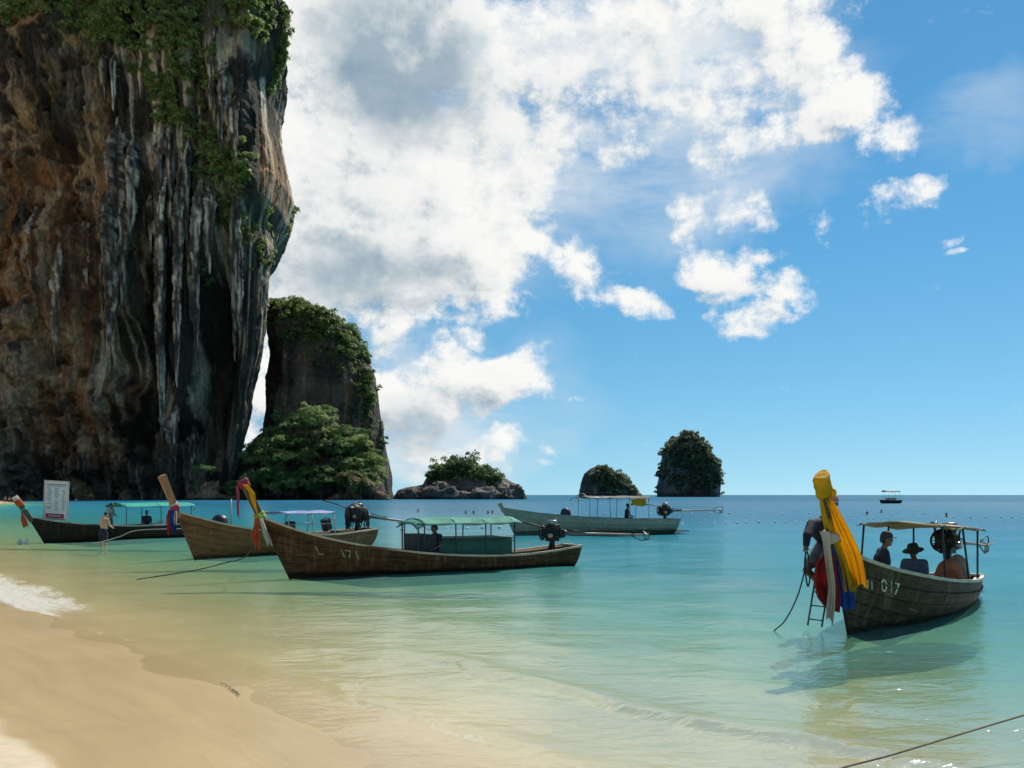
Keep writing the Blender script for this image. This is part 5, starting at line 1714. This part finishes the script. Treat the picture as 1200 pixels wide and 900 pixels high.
cloth('prow_ribbon', 'orange ribbon dangling from the garland of the brown boat', [c_pt(C, .15, .16, 1.62), c_pt(C, .26, .18, 1.4), c_pt(C, .42, .18, 1.15), c_pt(C, .52, .18, .78)], [.10, .14, .24, .10], ps, pn, 'orange', 2, .03, 14, 20, 13)
cloth('prow_ribbon', 'white ribbon dangling next to the orange one', [c_pt(C, .05, .17, 1.6), c_pt(C, .10, .2, 1.38), c_pt(C, .14, .2, 1.1), c_pt(C, .16, .2, .88)], [.08, .12, .16, .13], ps, pn, 'white', 2, .03, 14, 20, 14)
# tan boat: blue, pink and white
ps = (B_.fwd.x, B_.fwd.y, 0); pn = (.84, -.54, 0)
wrap_band('prow_garland', 'pink and white garland wound round the bare orange prow', B_, 1.66, 1.86, .12, .165, 'pink', tip=2.85, knot=(-.06, .1, .02))
wrap_band('prow_garland', 'white band above the pink garland on the orange prow', B_, 1.86, 1.92, .12, .165, 'white', tip=2.85)
vw = (.97, .24, 0); vn = (.24, -.97, 0)
cloth('prow_ribbon', 'blue ribbon hanging from the orange prow garland', [c_pt(B_, .18, .12, 1.70), c_pt(B_, .30, .1, 1.45), c_pt(B_, .34, .02, 1.2), c_pt(B_, .42, -.04, .92)], [.10, .22, .22, .12], vw, vn, 'blue', 3, .035, 16, 20, 15)
cloth('prow_ribbon', 'red ribbon hanging behind the blue one on the orange prow', [c_pt(B_, .22, .02, 1.72), c_pt(B_, .36, -.04, 1.45), c_pt(B_, .44, -.10, 1.15), c_pt(B_, .52, -.14, .88)], [.08, .15, .15, .12], vw, vn, 'red', 2, .03, 14, 20, 16)
cloth('prow_ribbon', 'thin white ribbon over the blue one on the orange prow', [c_pt(B_, .14, .16, 1.66), c_pt(B_, .26, .16, 1.42), c_pt(B_, .30, .10, 1.22)], [.08, .10, .06], vw, vn, 'white', 2, .02, 12, 16, 17)
# dark boat
wrap_band('prow_garland', 'red and pale garland on the low prow of the black boat', A, 1.72, 1.98, .12, .16, 'orange', tip=2.05, curve=.25)
wrap_band('prow_garland', 'pale cloth cap on the tip of the black boat prow', A, 1.98, 2.12, .11, .14, 'white', tip=2.05, curve=.25)
wrap_band('prow_garland', 'blue-green band below the garland on the black boat prow', A, 1.52, 1.62, .10, .14, 'canvas_turq', tip=2.05, curve=.25)
cloth('prow_ribbon', 'orange ribbon hanging free below the black boat prow', [c_pt(A, .14, .0, 1.75), c_pt(A, .20, .0, 1.4), c_pt(A, .32, .0, 1.05), c_pt(A, .42, .0, .72)], [.04, .05, .26, .22], (.97, .24, 0), (.24, -.97, 0), 'orange', 2, .04, 14, 20, 18)

# ------------------------------------------------------------------ mooring lines
rope('mooring_rope', 'slack dark rope from the brown boat prow into the shallows', [c_pt(C, .1, .1, 1.35), W(289, 651, .55), W(262, 660, .28), W(225, 669, .12), W(160, 679, -.03)], .016, 'rope_dark')
rope('mooring_rope', 'pale twisted rope running down from the tan boat past the wading man', [B_.to_world((7.2, -.5, 1.0)), W(165, 621, .72), W(140, 629, .40), W(115, 636, .16), W(88, 640, 0.0), W(70, 642, -.06)], .018, 'rope_white')
rope('mooring_rope', 'dark rope slanting from the man on the grey boat into the sea', [P(944, 648, 13.6), P(943, 668, 13.55), P(934, 700, 13.6), P(920, 727, 13.8), W(907, 739, -.02)], .011, 'rope_dark')
rope('mooring_rope', 'thin tan rope crossing the shallows in the foreground corner', [W(1330, 800, .32), W(1200, 838, .16), W(1100, 868, .10), W(1040, 886, .05), W(980, 902, 0.0), W(900, 930, -.05)], .009, 'rope')

# ------------------------------------------------------------------ people
M['skin_tan'] = surf('skin_tan', (.66, .38, .23), (.58, .32, .19), .55, 8)
M['skin_brown'] = surf('skin_brown', (.17, .085, .05), (.14, .07, .04), .55, 8)
M['skin_pale'] = surf('skin_pale', (.58, .36, .26), (.52, .31, .22), .55, 8)
M['hair_black'] = surf('hair_black', (.012, .010, .009), (.007, .006, .006), .5, 20)
M['short_navy'] = surf('shorts_navy', (.018, .022, .045), (.012, .014, .03), .8, 14)
M['short_grey'] = surf('shorts_grey', (.17, .165, .15), (.12, .115, .105), .85, 10)
M['shirt_black'] = surf('shirt_black', (.012, .016, .030), (.008, .010, .02), .8, 10)
M['shirt_grey'] = surf('shirt_grey', (.10, .12, .17), (.07, .085, .12), .85, 10)
M['shirt_pale'] = surf('shirt_pale', (.42, .40, .36), (.33, .31, .28), .85, 10)
M['hat_dark'] = surf('hat_dark', (.03, .028, .028), (.02, .018, .018), .8, 10)
M['hat_pink'] = surf('hat_pink', (.45, .20, .20), (.34, .15, .15), .8, 10)


def solid(name, shapes, voxel, mat, parent=None, smooth=2):
    """shapes: (p0, r0, p1, r1) limbs or ('e', centre, radii) masses, grown together into one skin"""
    mb = MB()
    for s in shapes:
        if s[0] == 'e':
            mb.ell(s[1], s[2], 14, 10, s[3] if len(s) > 3 else None)
        else:
            p0, r0, p1, r1 = s
            p0, p1 = Vector(p0), Vector(p1)
            n = max(2, int((p1 - p0).length / (min(r0, r1) * .9)) + 1)
            mb.tube([p0.lerp(p1, i / (n - 1)) for i in range(n)], [r0 + (r1 - r0) * i / (n - 1) for i in range(n)], 12)
            mb.ell(p0, r0, 12, 8); mb.ell(p1, r1, 12, 8)
    me = bpy.data.meshes.new(name)
    me.from_pydata(mb.v, [], mb.f)
    o = bpy.data.objects.new(name, me); COL.objects.link(o)
    r = o.modifiers.new('skin', 'REMESH'); r.mode = 'VOXEL'; r.voxel_size = voxel; r.use_smooth_shade = True
    if smooth:
        sm = o.modifiers.new('soft', 'SMOOTH'); sm.iterations = smooth; sm.factor = .5
    dg = bpy.context.evaluated_depsgraph_get()
    m2 = bpy.data.meshes.new_from_object(o.evaluated_get(dg))
    m2.name = name
    bpy.data.objects.remove(o)
    m2.polygons.foreach_set('use_smooth', np.ones(len(m2.polygons), dtype=bool))
    return link(name, m2, mat, parent)


def hand(wrist, d, pn, curl=.5, side=1):
    """palm, four fingers of unequal length and a thumb from the side of the palm"""
    d = Vector(d).normalized(); pn = Vector(pn).normalized()
    x = d.cross(pn).normalized() * side
    pn = x.cross(d).normalized() * side
    w = Vector(wrist); out = []
    pc = w + d * .055
    for k in (-1, 0, 1):
        out.append((w + x * .014 * k + d * .01, .017, w + d * .085 + x * .024 * k, .015))
    for k, ln in enumerate((.070, .082, .076, .058)):
        b = w + d * .088 + x * (-.030 + .020 * k)
        m = b + (d * math.cos(curl * .6) + pn * math.sin(curl * .6)) * ln * .5
        e = m + (d * math.cos(curl * 1.7) + pn * math.sin(curl * 1.7)) * ln * .5
        out += [(b, .0105, m, .0098), (m, .0098, e, .0088)]
    tb = w + d * .030 - x * .026
    tm = tb + (d * .6 - x * .75 + pn * .2).normalized() * .038
    te = tm + (d * .85 - x * .2 + pn * .4).normalized() * .032
    out += [(tb, .014, tm, .0115), (tm, .0115, te, .0095)]
    return out


def make_person(label, J, look, skin, voxel=.014, group=None, shirt=None, shorts=None, hat=None, hair=True, hands=True, arms_cov=.45, cat='person', sleeve=True, scale=1.0):
    """J: world joint positions; look: direction of the face. One continuous body; clothes, hair and hat are its children"""
    V_ = {k: Vector(v) for k, v in J.items()}
    base = Vector((V_['pelvis'].x, V_['pelvis'].y, min(v.z for v in V_.values()) - .05))
    for k in V_: V_[k] = V_[k] - base
    root = empty('person', base)
    tag(root, label, cat, group)
    lk = Vector(look).normalized()
    sr = (V_['shR'] - V_['shL']).normalized()
    pel, ch, nk, hd = V_['pelvis'], V_['chest'], V_['neck'], V_['head']
    wst = pel.lerp(ch, .45)
    S = []
    S += [(V_['hipL'], .095, V_['hipR'], .095), (pel, .115, wst, .108), (wst, .108, ch, .125)]
    for sgn in (-1, 1):
        S += [(wst + sr * .045 * sgn, .09, ch + sr * .075 * sgn, .105)]
    S += [(V_['shL'], .062, V_['shR'], .062), (ch, .11, nk, .055), (nk, .052, hd - Vector((0, 0, .06)), .050)]
    for s_ in 'LR':
        S += [(V_['sh' + s_], .060, V_['el' + s_], .042), (V_['el' + s_], .042, V_['wr' + s_], .028),
              (V_['hip' + s_], .092, V_['kn' + s_], .060), (V_['kn' + s_], .058, V_['kn' + s_].lerp(V_['an' + s_], .35), .056), (V_['kn' + s_].lerp(V_['an' + s_], .35), .056, V_['an' + s_], .036),
              (V_['an' + s_] + Vector((0, 0, -.02)), .038, V_['to' + s_], .028)]
        if hands:
            dv = (V_['wr' + s_] - V_['el' + s_])
            S += hand(V_['wr' + s_], dv, lk if abs(dv.normalized().dot(lk)) < .8 else Vector((0, 0, -1)), .7, 1 if s_ == 'R' else -1)
        else:
            dv = (V_['wr' + s_] - V_['el' + s_]).normalized()
            S += [(V_['wr' + s_], .03, V_['wr' + s_] + dv * .12, .025)]
    # head with face
    q = lk.to_track_quat('Y', 'Z').to_matrix()
    def h(p): return hd + q @ Vector(p)
    S += [('e', h((0, -.008, .025)), (.076, .095, .098), q), ('e', h((0, .028, -.045)), (.056, .062, .070), q), ('e', h((0, .095, -.012)), (.014, .020, .024), q), ('e', h((0, .075, .020)), (.05, .022, .014), q),
          ('e', h((0, .082, -.052)), (.026, .014, .009), q), ('e', h((0, .075, -.088)), (.026, .02, .02), q), ('e', h((.077, -.005, -.01)), (.012, .022, .032), q), ('e', h((-.077, -.005, -.01)), (.012, .022, .032), q)]
    solid('body', S, voxel, skin, root)
    for sgn in (-1, 1):
        MB().ell(h((.030 * sgn, .082, .004)), (.013, .010, .009), 10, 7, q).build('eye', M['hair_black'], root)
    if hair:
        solid('hair', [('e', h((0, -.022, .040)), (.084, .095, .098), q), ('e', h((0, -.055, -.005)), (.072, .060, .075), q)], .016, M['hair_black'], root)
    def grow(items, d): return [(a, ra + d, b, rb + d) for (a, ra, b, rb) in items]
    if shirt is not None:
        T = [(pel + (ch - pel) * .05, .115, wst, .108), (wst, .108, ch, .125), (V_['shL'], .064, V_['shR'], .064), (ch, .11, nk - (nk - ch) * .35, .075)]
        for sgn in (-1, 1): T += [(pel + sr * .04 * sgn, .095, wst + sr * .045 * sgn, .09), (wst + sr * .045 * sgn, .09, ch + sr * .075 * sgn, .105)]
        if sleeve:
            for s_ in 'LR': T += [(V_['sh' + s_], .064, V_['sh' + s_].lerp(V_['el' + s_], arms_cov * 1.3 if arms_cov < .7 else 1.0), .056)]
            if arms_cov > .7:
                for s_ in 'LR': T += [(V_['el' + s_], .05, V_['el' + s_].lerp(V_['wr' + s_], .85), .036)]
        solid('shirt', grow(T, .016), voxel * 1.2, shirt, root)
    if shorts is not None:
        T = [(V_['hipL'], .097, V_['hipR'], .097), (pel, .117, wst.lerp(pel, .5), .112)]
        for s_ in 'LR': T += [(V_['hip' + s_], .095, V_['hip' + s_].lerp(V_['kn' + s_], .72), .082)]
        solid('shorts', grow(T, .018), voxel * 1.2, shorts, root)
    if hat:
        kind, hm = hat
        mb = MB()
        def ring(r, y, z, fx=1.0): return [h((r * math.cos(a), r * fx * math.sin(a) + y, z)) for a in [2 * math.pi * k / 20 for k in range(20)]]
        if kind == 'cap':
            mb.sweep([ring(.086, -.005, .035, 1.15), ring(.088, -.005, .075, 1.14), ring(.078, -.008, .115, 1.12), ring(.045, -.01, .140, 1.1), ring(.01, -.01, .147)], smooth=True)
            mb.sweep([[h((x, y, z + dz)) for x, y in ((-.07, .07), (-.045, .155), (0, .175), (.045, .155), (.07, .07))] for dz, z in ((0, .040), (.010, .040))])
        else:
            mb.sweep([ring(.19, 0, .020, 1.05), ring(.185, 0, .030, 1.05), ring(.10, 0, .060, 1.12), ring(.098, 0, .10, 1.12), ring(.082, -.005, .145, 1.12), ring(.03, -.005, .155, 1.1)], smooth=True)
        mb.build('hat', hm, root)
    return root


def stand(p, face, H=1.72, lean=0.0, armpose='down', bend=0.0):
    """joints of a standing figure at ground point p, facing direction face"""
    p = Vector(p); f = Vector((face[0], face[1], 0)).normalized(); r = Vector((f.y, -f.x, 0)); k = H / 1.72
    up = (Vector((0, 0, 1)) + f * lean).normalized()
    J = {}
    J['pelvis'] = p + Vector((0, 0, .93 * k)); J['chest'] = J['pelvis'] + up * .40 * k; J['neck'] = J['chest'] + up * .17 * k + f * .01
    J['head'] = J['neck'] + (up + f * bend).normalized() * .17 * k + f * .02
    for s, n in ((-1, 'L'), (1, 'R')):
        J['sh' + n] = J['chest'] + up * .115 * k + r * s * .165 * k
        if armpose == 'front':
            J['el' + n] = J['sh' + n] - up * .26 * k + f * .10 * k + r * s * .05; J['wr' + n] = J['el' + n] + f * .20 * k - r * s * .06 - up * .06
        else:
            J['el' + n] = J['sh' + n] - up * .29 * k + r * s * .05; J['wr' + n] = J['el' + n] - up * .25 * k + f * .06
        J['hip' + n] = J['pelvis'] + r * s * .085 * k - Vector((0, 0, .03))
        J['kn' + n] = p + r * s * .10 * k + Vector((0, 0, .49 * k)) + f * .02; J['an' + n] = p + r * s * .11 * k + Vector((0, 0, .09 * k)); J['to' + n] = J['an' + n] + f * .15 - Vector((0, 0, .05))
    return J


def sit(p, face, lean=.1, knee=.42, drop=.42, turn=0.0, bend=0.0, spread=.1, armfwd=.22):
    """joints of a seated figure; p = where it sits"""
    p = Vector(p); f = Vector((face[0], face[1], 0)).normalized(); r = Vector((f.y, -f.x, 0))
    up = (Vector((0, 0, 1)) + f * lean).normalized()
    J = {}
    J['pelvis'] = p + Vector((0, 0, .11)); J['chest'] = J['pelvis'] + up * .40; J['neck'] = J['chest'] + up * .17; J['head'] = J['neck'] + (up + f * bend).normalized() * .17 + f * .02
    for s, n in ((-1, 'L'), (1, 'R')):
        J['sh' + n] = J['chest'] + up * .115 + r * s * .165; J['el' + n] = J['sh' + n] - up * .27 + f * .08 + r * s * .05; J['wr' + n] = J['el' + n] + f * armfwd - up * .08 - r * s * .05
        J['hip' + n] = J['pelvis'] + r * s * .09; J['kn' + n] = J['hip' + n] + f * knee + r * s * spread * .5 + Vector((0, 0, .02)); J['an' + n] = J['kn' + n] - Vector((0, 0, drop)) - f * .03; J['to' + n] = J['an' + n] + f * .15 - Vector((0, 0, .05))
    return J


# the wading man
wp = W(121, 639.5); gz = float(ground_z(np.array([wp.x]), np.array([wp.y]))[0])
make_person('shirtless man in dark shorts wading with his back to the beach', stand((wp.x, wp.y, gz), (.25, 1), min(1.86, 1.66 - gz), .10, 'front', .55), (.2, 1, -.55), M['skin_tan'], .014, shorts=M['short_navy'])
# people on the grey boat
a = Vector((5.10, 14.32, 1.30))
f2 = Vector((-.80, -.45, 0)).normalized()
J = sit(a, f2, .18, .34, .34, bend=.1)
J['shL'] = P(966, 612, 14.25); J['shR'] = P(951, 614, 14.05)
J['elR'] = P(946, 628, 13.85); J['wrR'] = P(944.5, 640, 13.72)
J['chest'] = P(961, 622, 14.2); J['neck'] = P(968, 603, 14.2); J['head'] = P(976, 590, 14.15)
J['elL'] = P(975, 634, 14.1); J['wrL'] = P(970, 646, 13.85)
J['knR'] = P(945, 668, 13.95); J['anR'] = P(966, 688, 14.05); J['toR'] = P(962, 697, 13.9)
J['knL'] = P(962, 672, 13.9); J['anL'] = P(972, 700, 13.95); J['toL'] = P(968, 707, 13.85)
make_person('man in dark shirt and grey shorts sitting on the bow holding a rope', J, (-.3, -.9, -.15), M['skin_brown'], .011, shirt=M['shirt_black'], shorts=M['short_grey'], hat=('cap', M['hat_pink']), arms_cov=.9)
rope('rope_coil', 'dark rope loops hanging from the hand of the man on the bow', [P(945, 643, 13.72), P(943, 660, 13.7), P(945, 680, 13.7), P(947, 687, 13.7), P(949, 678, 13.7), P(948, 658, 13.7), P(945.5, 644, 13.72)], .013, 'rope_dark')
make_person('passenger in a peaked cap sitting under the tan awning', sit((6.27, 15.15, .60), (.9, -.2), .12, bend=.1), (.95, -.15, -.1), M['skin_brown'], .014, shirt=M['shirt_black'], shorts=M['short_navy'], hat=('cap', M['hat_dark']))
make_person('passenger in a floppy wide hat sitting low beside the engine', sit((7.62, 16.75, .30), (-.6, -.75), .12, .36, .15, bend=.2), (-.7, -.5, -.25), M['skin_brown'], .014, shirt=M['shirt_grey'], shorts=M['short_navy'], hat=('floppy', M['hat_dark']))
# others on the boats
make_person('person in dark clothes sitting at the end of the green box', sit(C.to_world((4.55, .45, .42)), (-.7, -.6), .25, .3, .25), (-.8, -.5, -.3), M['skin_brown'], .016, shirt=M['shirt_black'], shorts=M['short_navy'], hands=False)
make_person('person in navy sitting under the ragged awning of the pale green boat', sit(D_.to_world((2.9, .2, .75)), (1, -.3), .1, .35, .3), (1, -.3, 0), M['skin_brown'], .02, shirt=M['short_navy'], shorts=M['short_navy'], hands=False)
make_person('vendor in pale shirt standing under the edge of the turquoise awning', stand(A.to_world((5.35, -.1, .14)), (.8, -.3), 1.60, .12, 'front', .3), (.8, -.3, -.3), M['skin_brown'], .018, shirt=M['shirt_pale'], shorts=M['short_grey'], hands=False)
make_person('person in black sitting behind the wading man on the black boat', sit(A.to_world((3.6, .3, .45)), (.6, -.7), .1, .35, .3), (.6, -.7, -.2), M['skin_brown'], .018, shirt=M['shirt_black'], shorts=M['short_navy'], hands=False)
# far beach
for k, (px, lab, sk, sh) in enumerate([(6, 'far person in a reddish top standing on the sand spit', M['skin_pale'], M['hat_pink']), (11, 'far bare-chested person standing on the sand spit', M['skin_tan'], None)]):
    x, y = (px - 600) / FPX * 235, 235.0
    make_person(lab, stand((x, y, float(ground_z(np.array([x]), np.array([y]))[0])), (.3, -1), 1.75), (0, -1, 0), sk, .03, shirt=sh, shorts=M['short_navy'], hands=False)
# swimmers
def swimmer_mesh(mat, nm):
    o = solid(nm, [('e', (0, 0, .20), (.085, .10, .115)), ((0, 0, .0), .07, (0, 0, .14), .055), ((-.17, 0, -.02), .075, (.17, 0, -.02), .075), ((-.19, 0, -.03), .06, (-.34, .25, -.06), .045), ((.19, 0, -.03), .06, (.34, .25, -.06), .045), ((0, 0, -.05), .13, (0, .1, -.35), .12)], .025, mat)
    hr = solid('hair', [('e', (0, .02, .235), (.092, .098, .095))], .025, M['hair_black'], o)
    return o
swd = swimmer_mesh(M['skin_brown'], 'swimmer')
first = True
for (px, py, lab) in [(490, 600, 'swimmer alone in the bay off the bushy islet'), (546, 602, 'first of the swimmers side by side beyond the green awning'), (555, 602.3, 'middle swimmer beyond the green awning'), (572, 602.5, 'swimmer nearest the pale green boat bow'), (577, 601.8, 'swimmer touching the one by the pale green boat bow'),
                      (1016, 603, 'swimmer right in front of the lone tour boat'), (1033, 600.5, 'swimmer just below the lone tour boat'), (1109, 605, 'swimmer beside the float line in open water'), (83, 588, 'swimmer near the foot of the cliff behind the menu board'), (96, 589, 'swimmer between menu board and turquoise awning'), (228, 598, 'swimmer behind the bare orange prow')]:
    o = swd if first else copy_tree(swd)
    first = False
    p = W(px, py); o.location = (p.x, p.y, 0); o.rotation_euler = (0, 0, random.uniform(0, 6.28)); o.scale = (1.15,) * 3
    tag(o, lab, 'person', 'swimmers in the bay')
x, y = W(89, 588).x, W(89, 588).y
make_person('pale far bather standing in the water under the cliff', stand((x, y, -.75), (.3, -1), 1.75), (0, -1, 0), M['skin_pale'], .035, shorts=M['shirt_pale'], hands=False)

# ------------------------------------------------------------------ things on and by the boats
# menu board on the black boat
M['board'] = surf('board_white', (.66, .70, .76), (.58, .62, .68), .5, 3)
M['print'] = surf('board_print', (.20, .24, .33), (.14, .17, .25), .6, 8)
M['board_red'] = surf('board_red', (.36, .03, .045), (.28, .02, .035), .5, 4)
sg = empty('menu_board', P(65, 608, 41.3), R(-4)); tag(sg, 'tall white printed board with red panel standing on the black boat bow', 'board')
sg.rotation_euler = (R(4), R(3.5), R(8))
MB().box((0, 0, .87), (1.02, .04, 1.76)).build('board_panel', M['board'], sg, .008)
for (c, s) in (((0, 0, 1.755), (1.08, .06, .05)), ((0, 0, -.015), (1.08, .06, .05)), ((-.52, 0, .87), (.05, .06, 1.72)), ((.52, 0, .87), (.05, .06, 1.72))):
    MB().box(c, s).build('board_frame', M['alu'], sg)
MB().box((-.03, -.026, .14), (.80, .012, .20)).build('red_panel', M['board_red'], sg)
sq = MB(); sq.tube([(-.30 + .55 * i / 40, -.036, .14 + .035 * math.sin(i * 1.25) + .012 * math.sin(i * .5)) for i in range(41)], .012, 5); sq.build('red_panel_script', M['board'], sg)
rb = random.Random(4); pl = MB()
pl.box((0, -.024, 1.60), (.86, .008, .05)); pl.box((-.03, -.024, 1.52), (.78, .008, .028))
for k in range(15):
    z = 1.42 - k * .072
    for c0, w in ((-.30, .24), (.02, .26), (.33, .14)):
        if rb.random() < .85: pl.box((c0 + rb.uniform(-.02, .02), -.024, z), (w * rb.uniform(.5, 1), .008, .026))
o = pl.build('small_print', M['print'], sg); tag(o, kind='stuff')
for s in (-1, 1): MB().beam((s * .40, .02, 0), (s * .40, .42, .9), .04, .03).build('strut', M['deck'], sg)
# gear
def lump(name, label, cat, p, r, mat, seed, sub=None):
    o = solid(name, [('e', (0, 0, r[2] * .8), r), ('e', (r[0] * .45, -r[1] * .2, r[2] * .55), (r[0] * .6, r[1] * .7, r[2] * .55)), ('e', (-r[0] * .45, r[1] * .2, r[2] * .6), (r[0] * .6, r[1] * .7, r[2] * .6))], min(r) * .16, M[mat], None, 3)
    o.location = p; tag(o, label, cat); return o
M['sack_orange'] = surf('sack_orange', (.52, .17, .07), (.38, .11, .045), .8, 6, bump=.01)
M['sack_tan'] = surf('sack_tan', (.36, .28, .20), (.25, .19, .13), .85, 6, bump=.01)
sk = lump('orange_bundle', 'orange bundle lying against the stern of the grey boat', 'bundle', (8.78, 17.82, .34), (.26, .24, .32), 'sack_orange', 1)
sk2 = lump('tan_sack', 'tan cloth sack slung over the orange bundle', 'sack', (9.02, 17.95, .36), (.20, .26, .36), 'sack_tan', 2)
lump('black_bag', 'black bag on the foredeck of the tan boat behind its rail', 'bag', B_.to_world((7.35, -.25, 1.05)), (.30, .28, .26), 'black_plastic', 3)
lump('dark_bag', 'dark bag on the stern seat of the black boat', 'bag', A.to_world((1.9, .2, .55)), (.42, .3, .32), 'black_plastic', 4)
lump('white_cooler_bag', 'white cooler bag between the dark things on the black boat', 'bag', A.to_world((2.8, .35, .50)), (.28, .25, .22), 'board', 5)
MB().tube([B_.to_world((7.15, .1, .9)), B_.to_world((7.15, .1, 2.05))], .025, 8).build('mooring_pole', M['pole_pale']); tag(bpy.data.objects['mooring_pole'], 'thin pale pole upright on the foredeck of the tan boat', 'pole')
# netting over the engine of the tan boat
rn_ = np.random.default_rng(8); nb_ = MB()
for k in range(46):
    a0 = rn_.uniform(0, 6.28); h0 = rn_.uniform(.25, .62)
    pts = []
    for i in range(7):
        u = i / 6
        rr = .12 + .40 * math.sin(u * math.pi * .62) + rn_.normal() * .02
        pts.append((.5 + rr * math.cos(a0 + u * .5), rr * .9 * math.sin(a0 + u * .5), 1.35 + h0 - u * (h0 + rn_.uniform(.25, .75)) + .03 * rn_.normal()))
    nb_.tube(pts, .016, 5)
o = nb_.build('engine_net', M['iron'], B_.root); tag(o, kind='stuff')
solid('engine_cover', [('e', (.62, 0, 1.50), (.40, .34, .36)), ('e', (.25, 0, 1.42), (.36, .30, .34)), ('e', (.95, .05, 1.62), (.2, .16, .12))], .04, M['iron'], B_.root)
# boarding ladder at the bow of the grey boat
ld = empty('boarding_ladder', P(953, 722, 14.35)); tag(ld, 'dark metal boarding ladder hanging off the bow below the seated man', 'ladder')
pa, pb = Vector((-.09, 0, -.15)), Vector((.08, .08, .72)); dx = Vector((.10, -.12, 0))
for s in (0, 1): MB().tube([pa + dx * s * 1.6, pb + dx * s * 1.6], .014, 8).build('ladder_rail', M['pole_dark'], ld)
for k in range(4):
    c = pa.lerp(pb, .12 + .25 * k)
    MB().tube([c, c + dx * 1.6], .012, 7).build('rung', M['pole_dark'], ld)
# white marker buoys near the black boat
M['float_white'] = surf('float_white', (.72, .71, .66), (.60, .59, .54), .5, 6)
bu = MB(); bu.tube([(0, 0, -.1), (0, 0, 0), (0, 0, .16), (0, 0, .24)], [.10, .14, .14, .07], 14); bu.tube([(0, 0, .22), (0, 0, .29)], .035, 8)
b0 = bu.build('marker_buoy', M['float_white'])
for k, px in enumerate((23, 31)):
    o = b0 if k == 0 else b0.copy()
    if k: COL.objects.link(o)
    p = W(px, 637); o.location = p; o.scale = (.8, .8, .8)
    tag(o, 'one of two white marker buoys afloat before the black bow', 'buoy', 'pair of white buoys')

# ------------------------------------------------------------------ float lines round the bathing area
fl = MB(); fl.ell((0, 0, .03), (.20, .10, .11), 12, 8); fl.tube([(-.23, 0, .02), (.23, 0, .02)], .03, 6)
f0 = fl.build('line_float', M['float_white'])
fd_ = f0.copy(); fd_.data = f0.data.copy(); fd_.data.materials.clear(); fd_.data.materials.append(M['hat_dark'])
first = True
def float_line(pts, step, label, group, scale=.62):
    global first
    P_ = [Vector(p) for p in pts]; acc = 0.0
    rr = random.Random(len(pts))
    for i in range(len(P_) - 1):
        L = (P_[i+1] - P_[i]).length; d = (P_[i+1] - P_[i]) / L
        while acc < L:
            p = P_[i] + d * acc
            o = f0 if first else f0.copy()
            if not first: COL.objects.link(o)
            first = False
            o.location = (p.x + rr.uniform(-.1, .1), p.y + rr.uniform(-.15, .15), rr.uniform(-.01, .02))
            o.rotation_euler = (0, rr.uniform(-.1, .1), math.atan2(d.y, d.x) + rr.uniform(-.5, .5)); o.scale = (scale,) * 3
            tag(o, label, 'float', group)
            acc += step * rr.uniform(.75, 1.3)
        acc -= L
float_line([W(470, 621), W(620, 618), W(835, 613.5), W(940, 611), W(1040, 607), W(1200, 606.5)], 1.35, 'white float on the nearer line that marks the bathing area', 'floats of the nearer line')
float_line([W(560, 603), W(880, 601.6), W(1010, 601.5), W(1090, 602.2)], 2.9, 'small white float on the line farther out', 'floats of the farther line', .8)
bpy.data.objects.remove(fd_)

# washed-up strand of weed on the wet sand
rw = random.Random(3); wd = MB()
for k in range(4):
    u0 = rw.uniform(0, .7); p0 = Vector((W(256, 799).x, W(256, 799).y, 0)); p1 = Vector((W(281, 818).x, W(281, 818).y, 0))
    pts = []
    for i in range(6):
        c = p0.lerp(p1, u0 + i * .07 + rw.uniform(-.02, .02)) + Vector((rw.uniform(-.03, .03), rw.uniform(-.03, .03), 0))
        c.z = float(ground_z(np.array([c.x]), np.array([c.y]))[0]) + .012 + rw.uniform(0, .012)
        pts.append(c)
    wd.tube(pts, rw.uniform(.0025, .004), 5)
M['weed'] = surf('weed', (.05, .045, .02), (.03, .028, .014), .7, 20)
o = wd.build('seaweed_strand', M['weed']); tag(o, 'thin dark strand of seaweed washed up at the edge of the wet sand', 'seaweed')
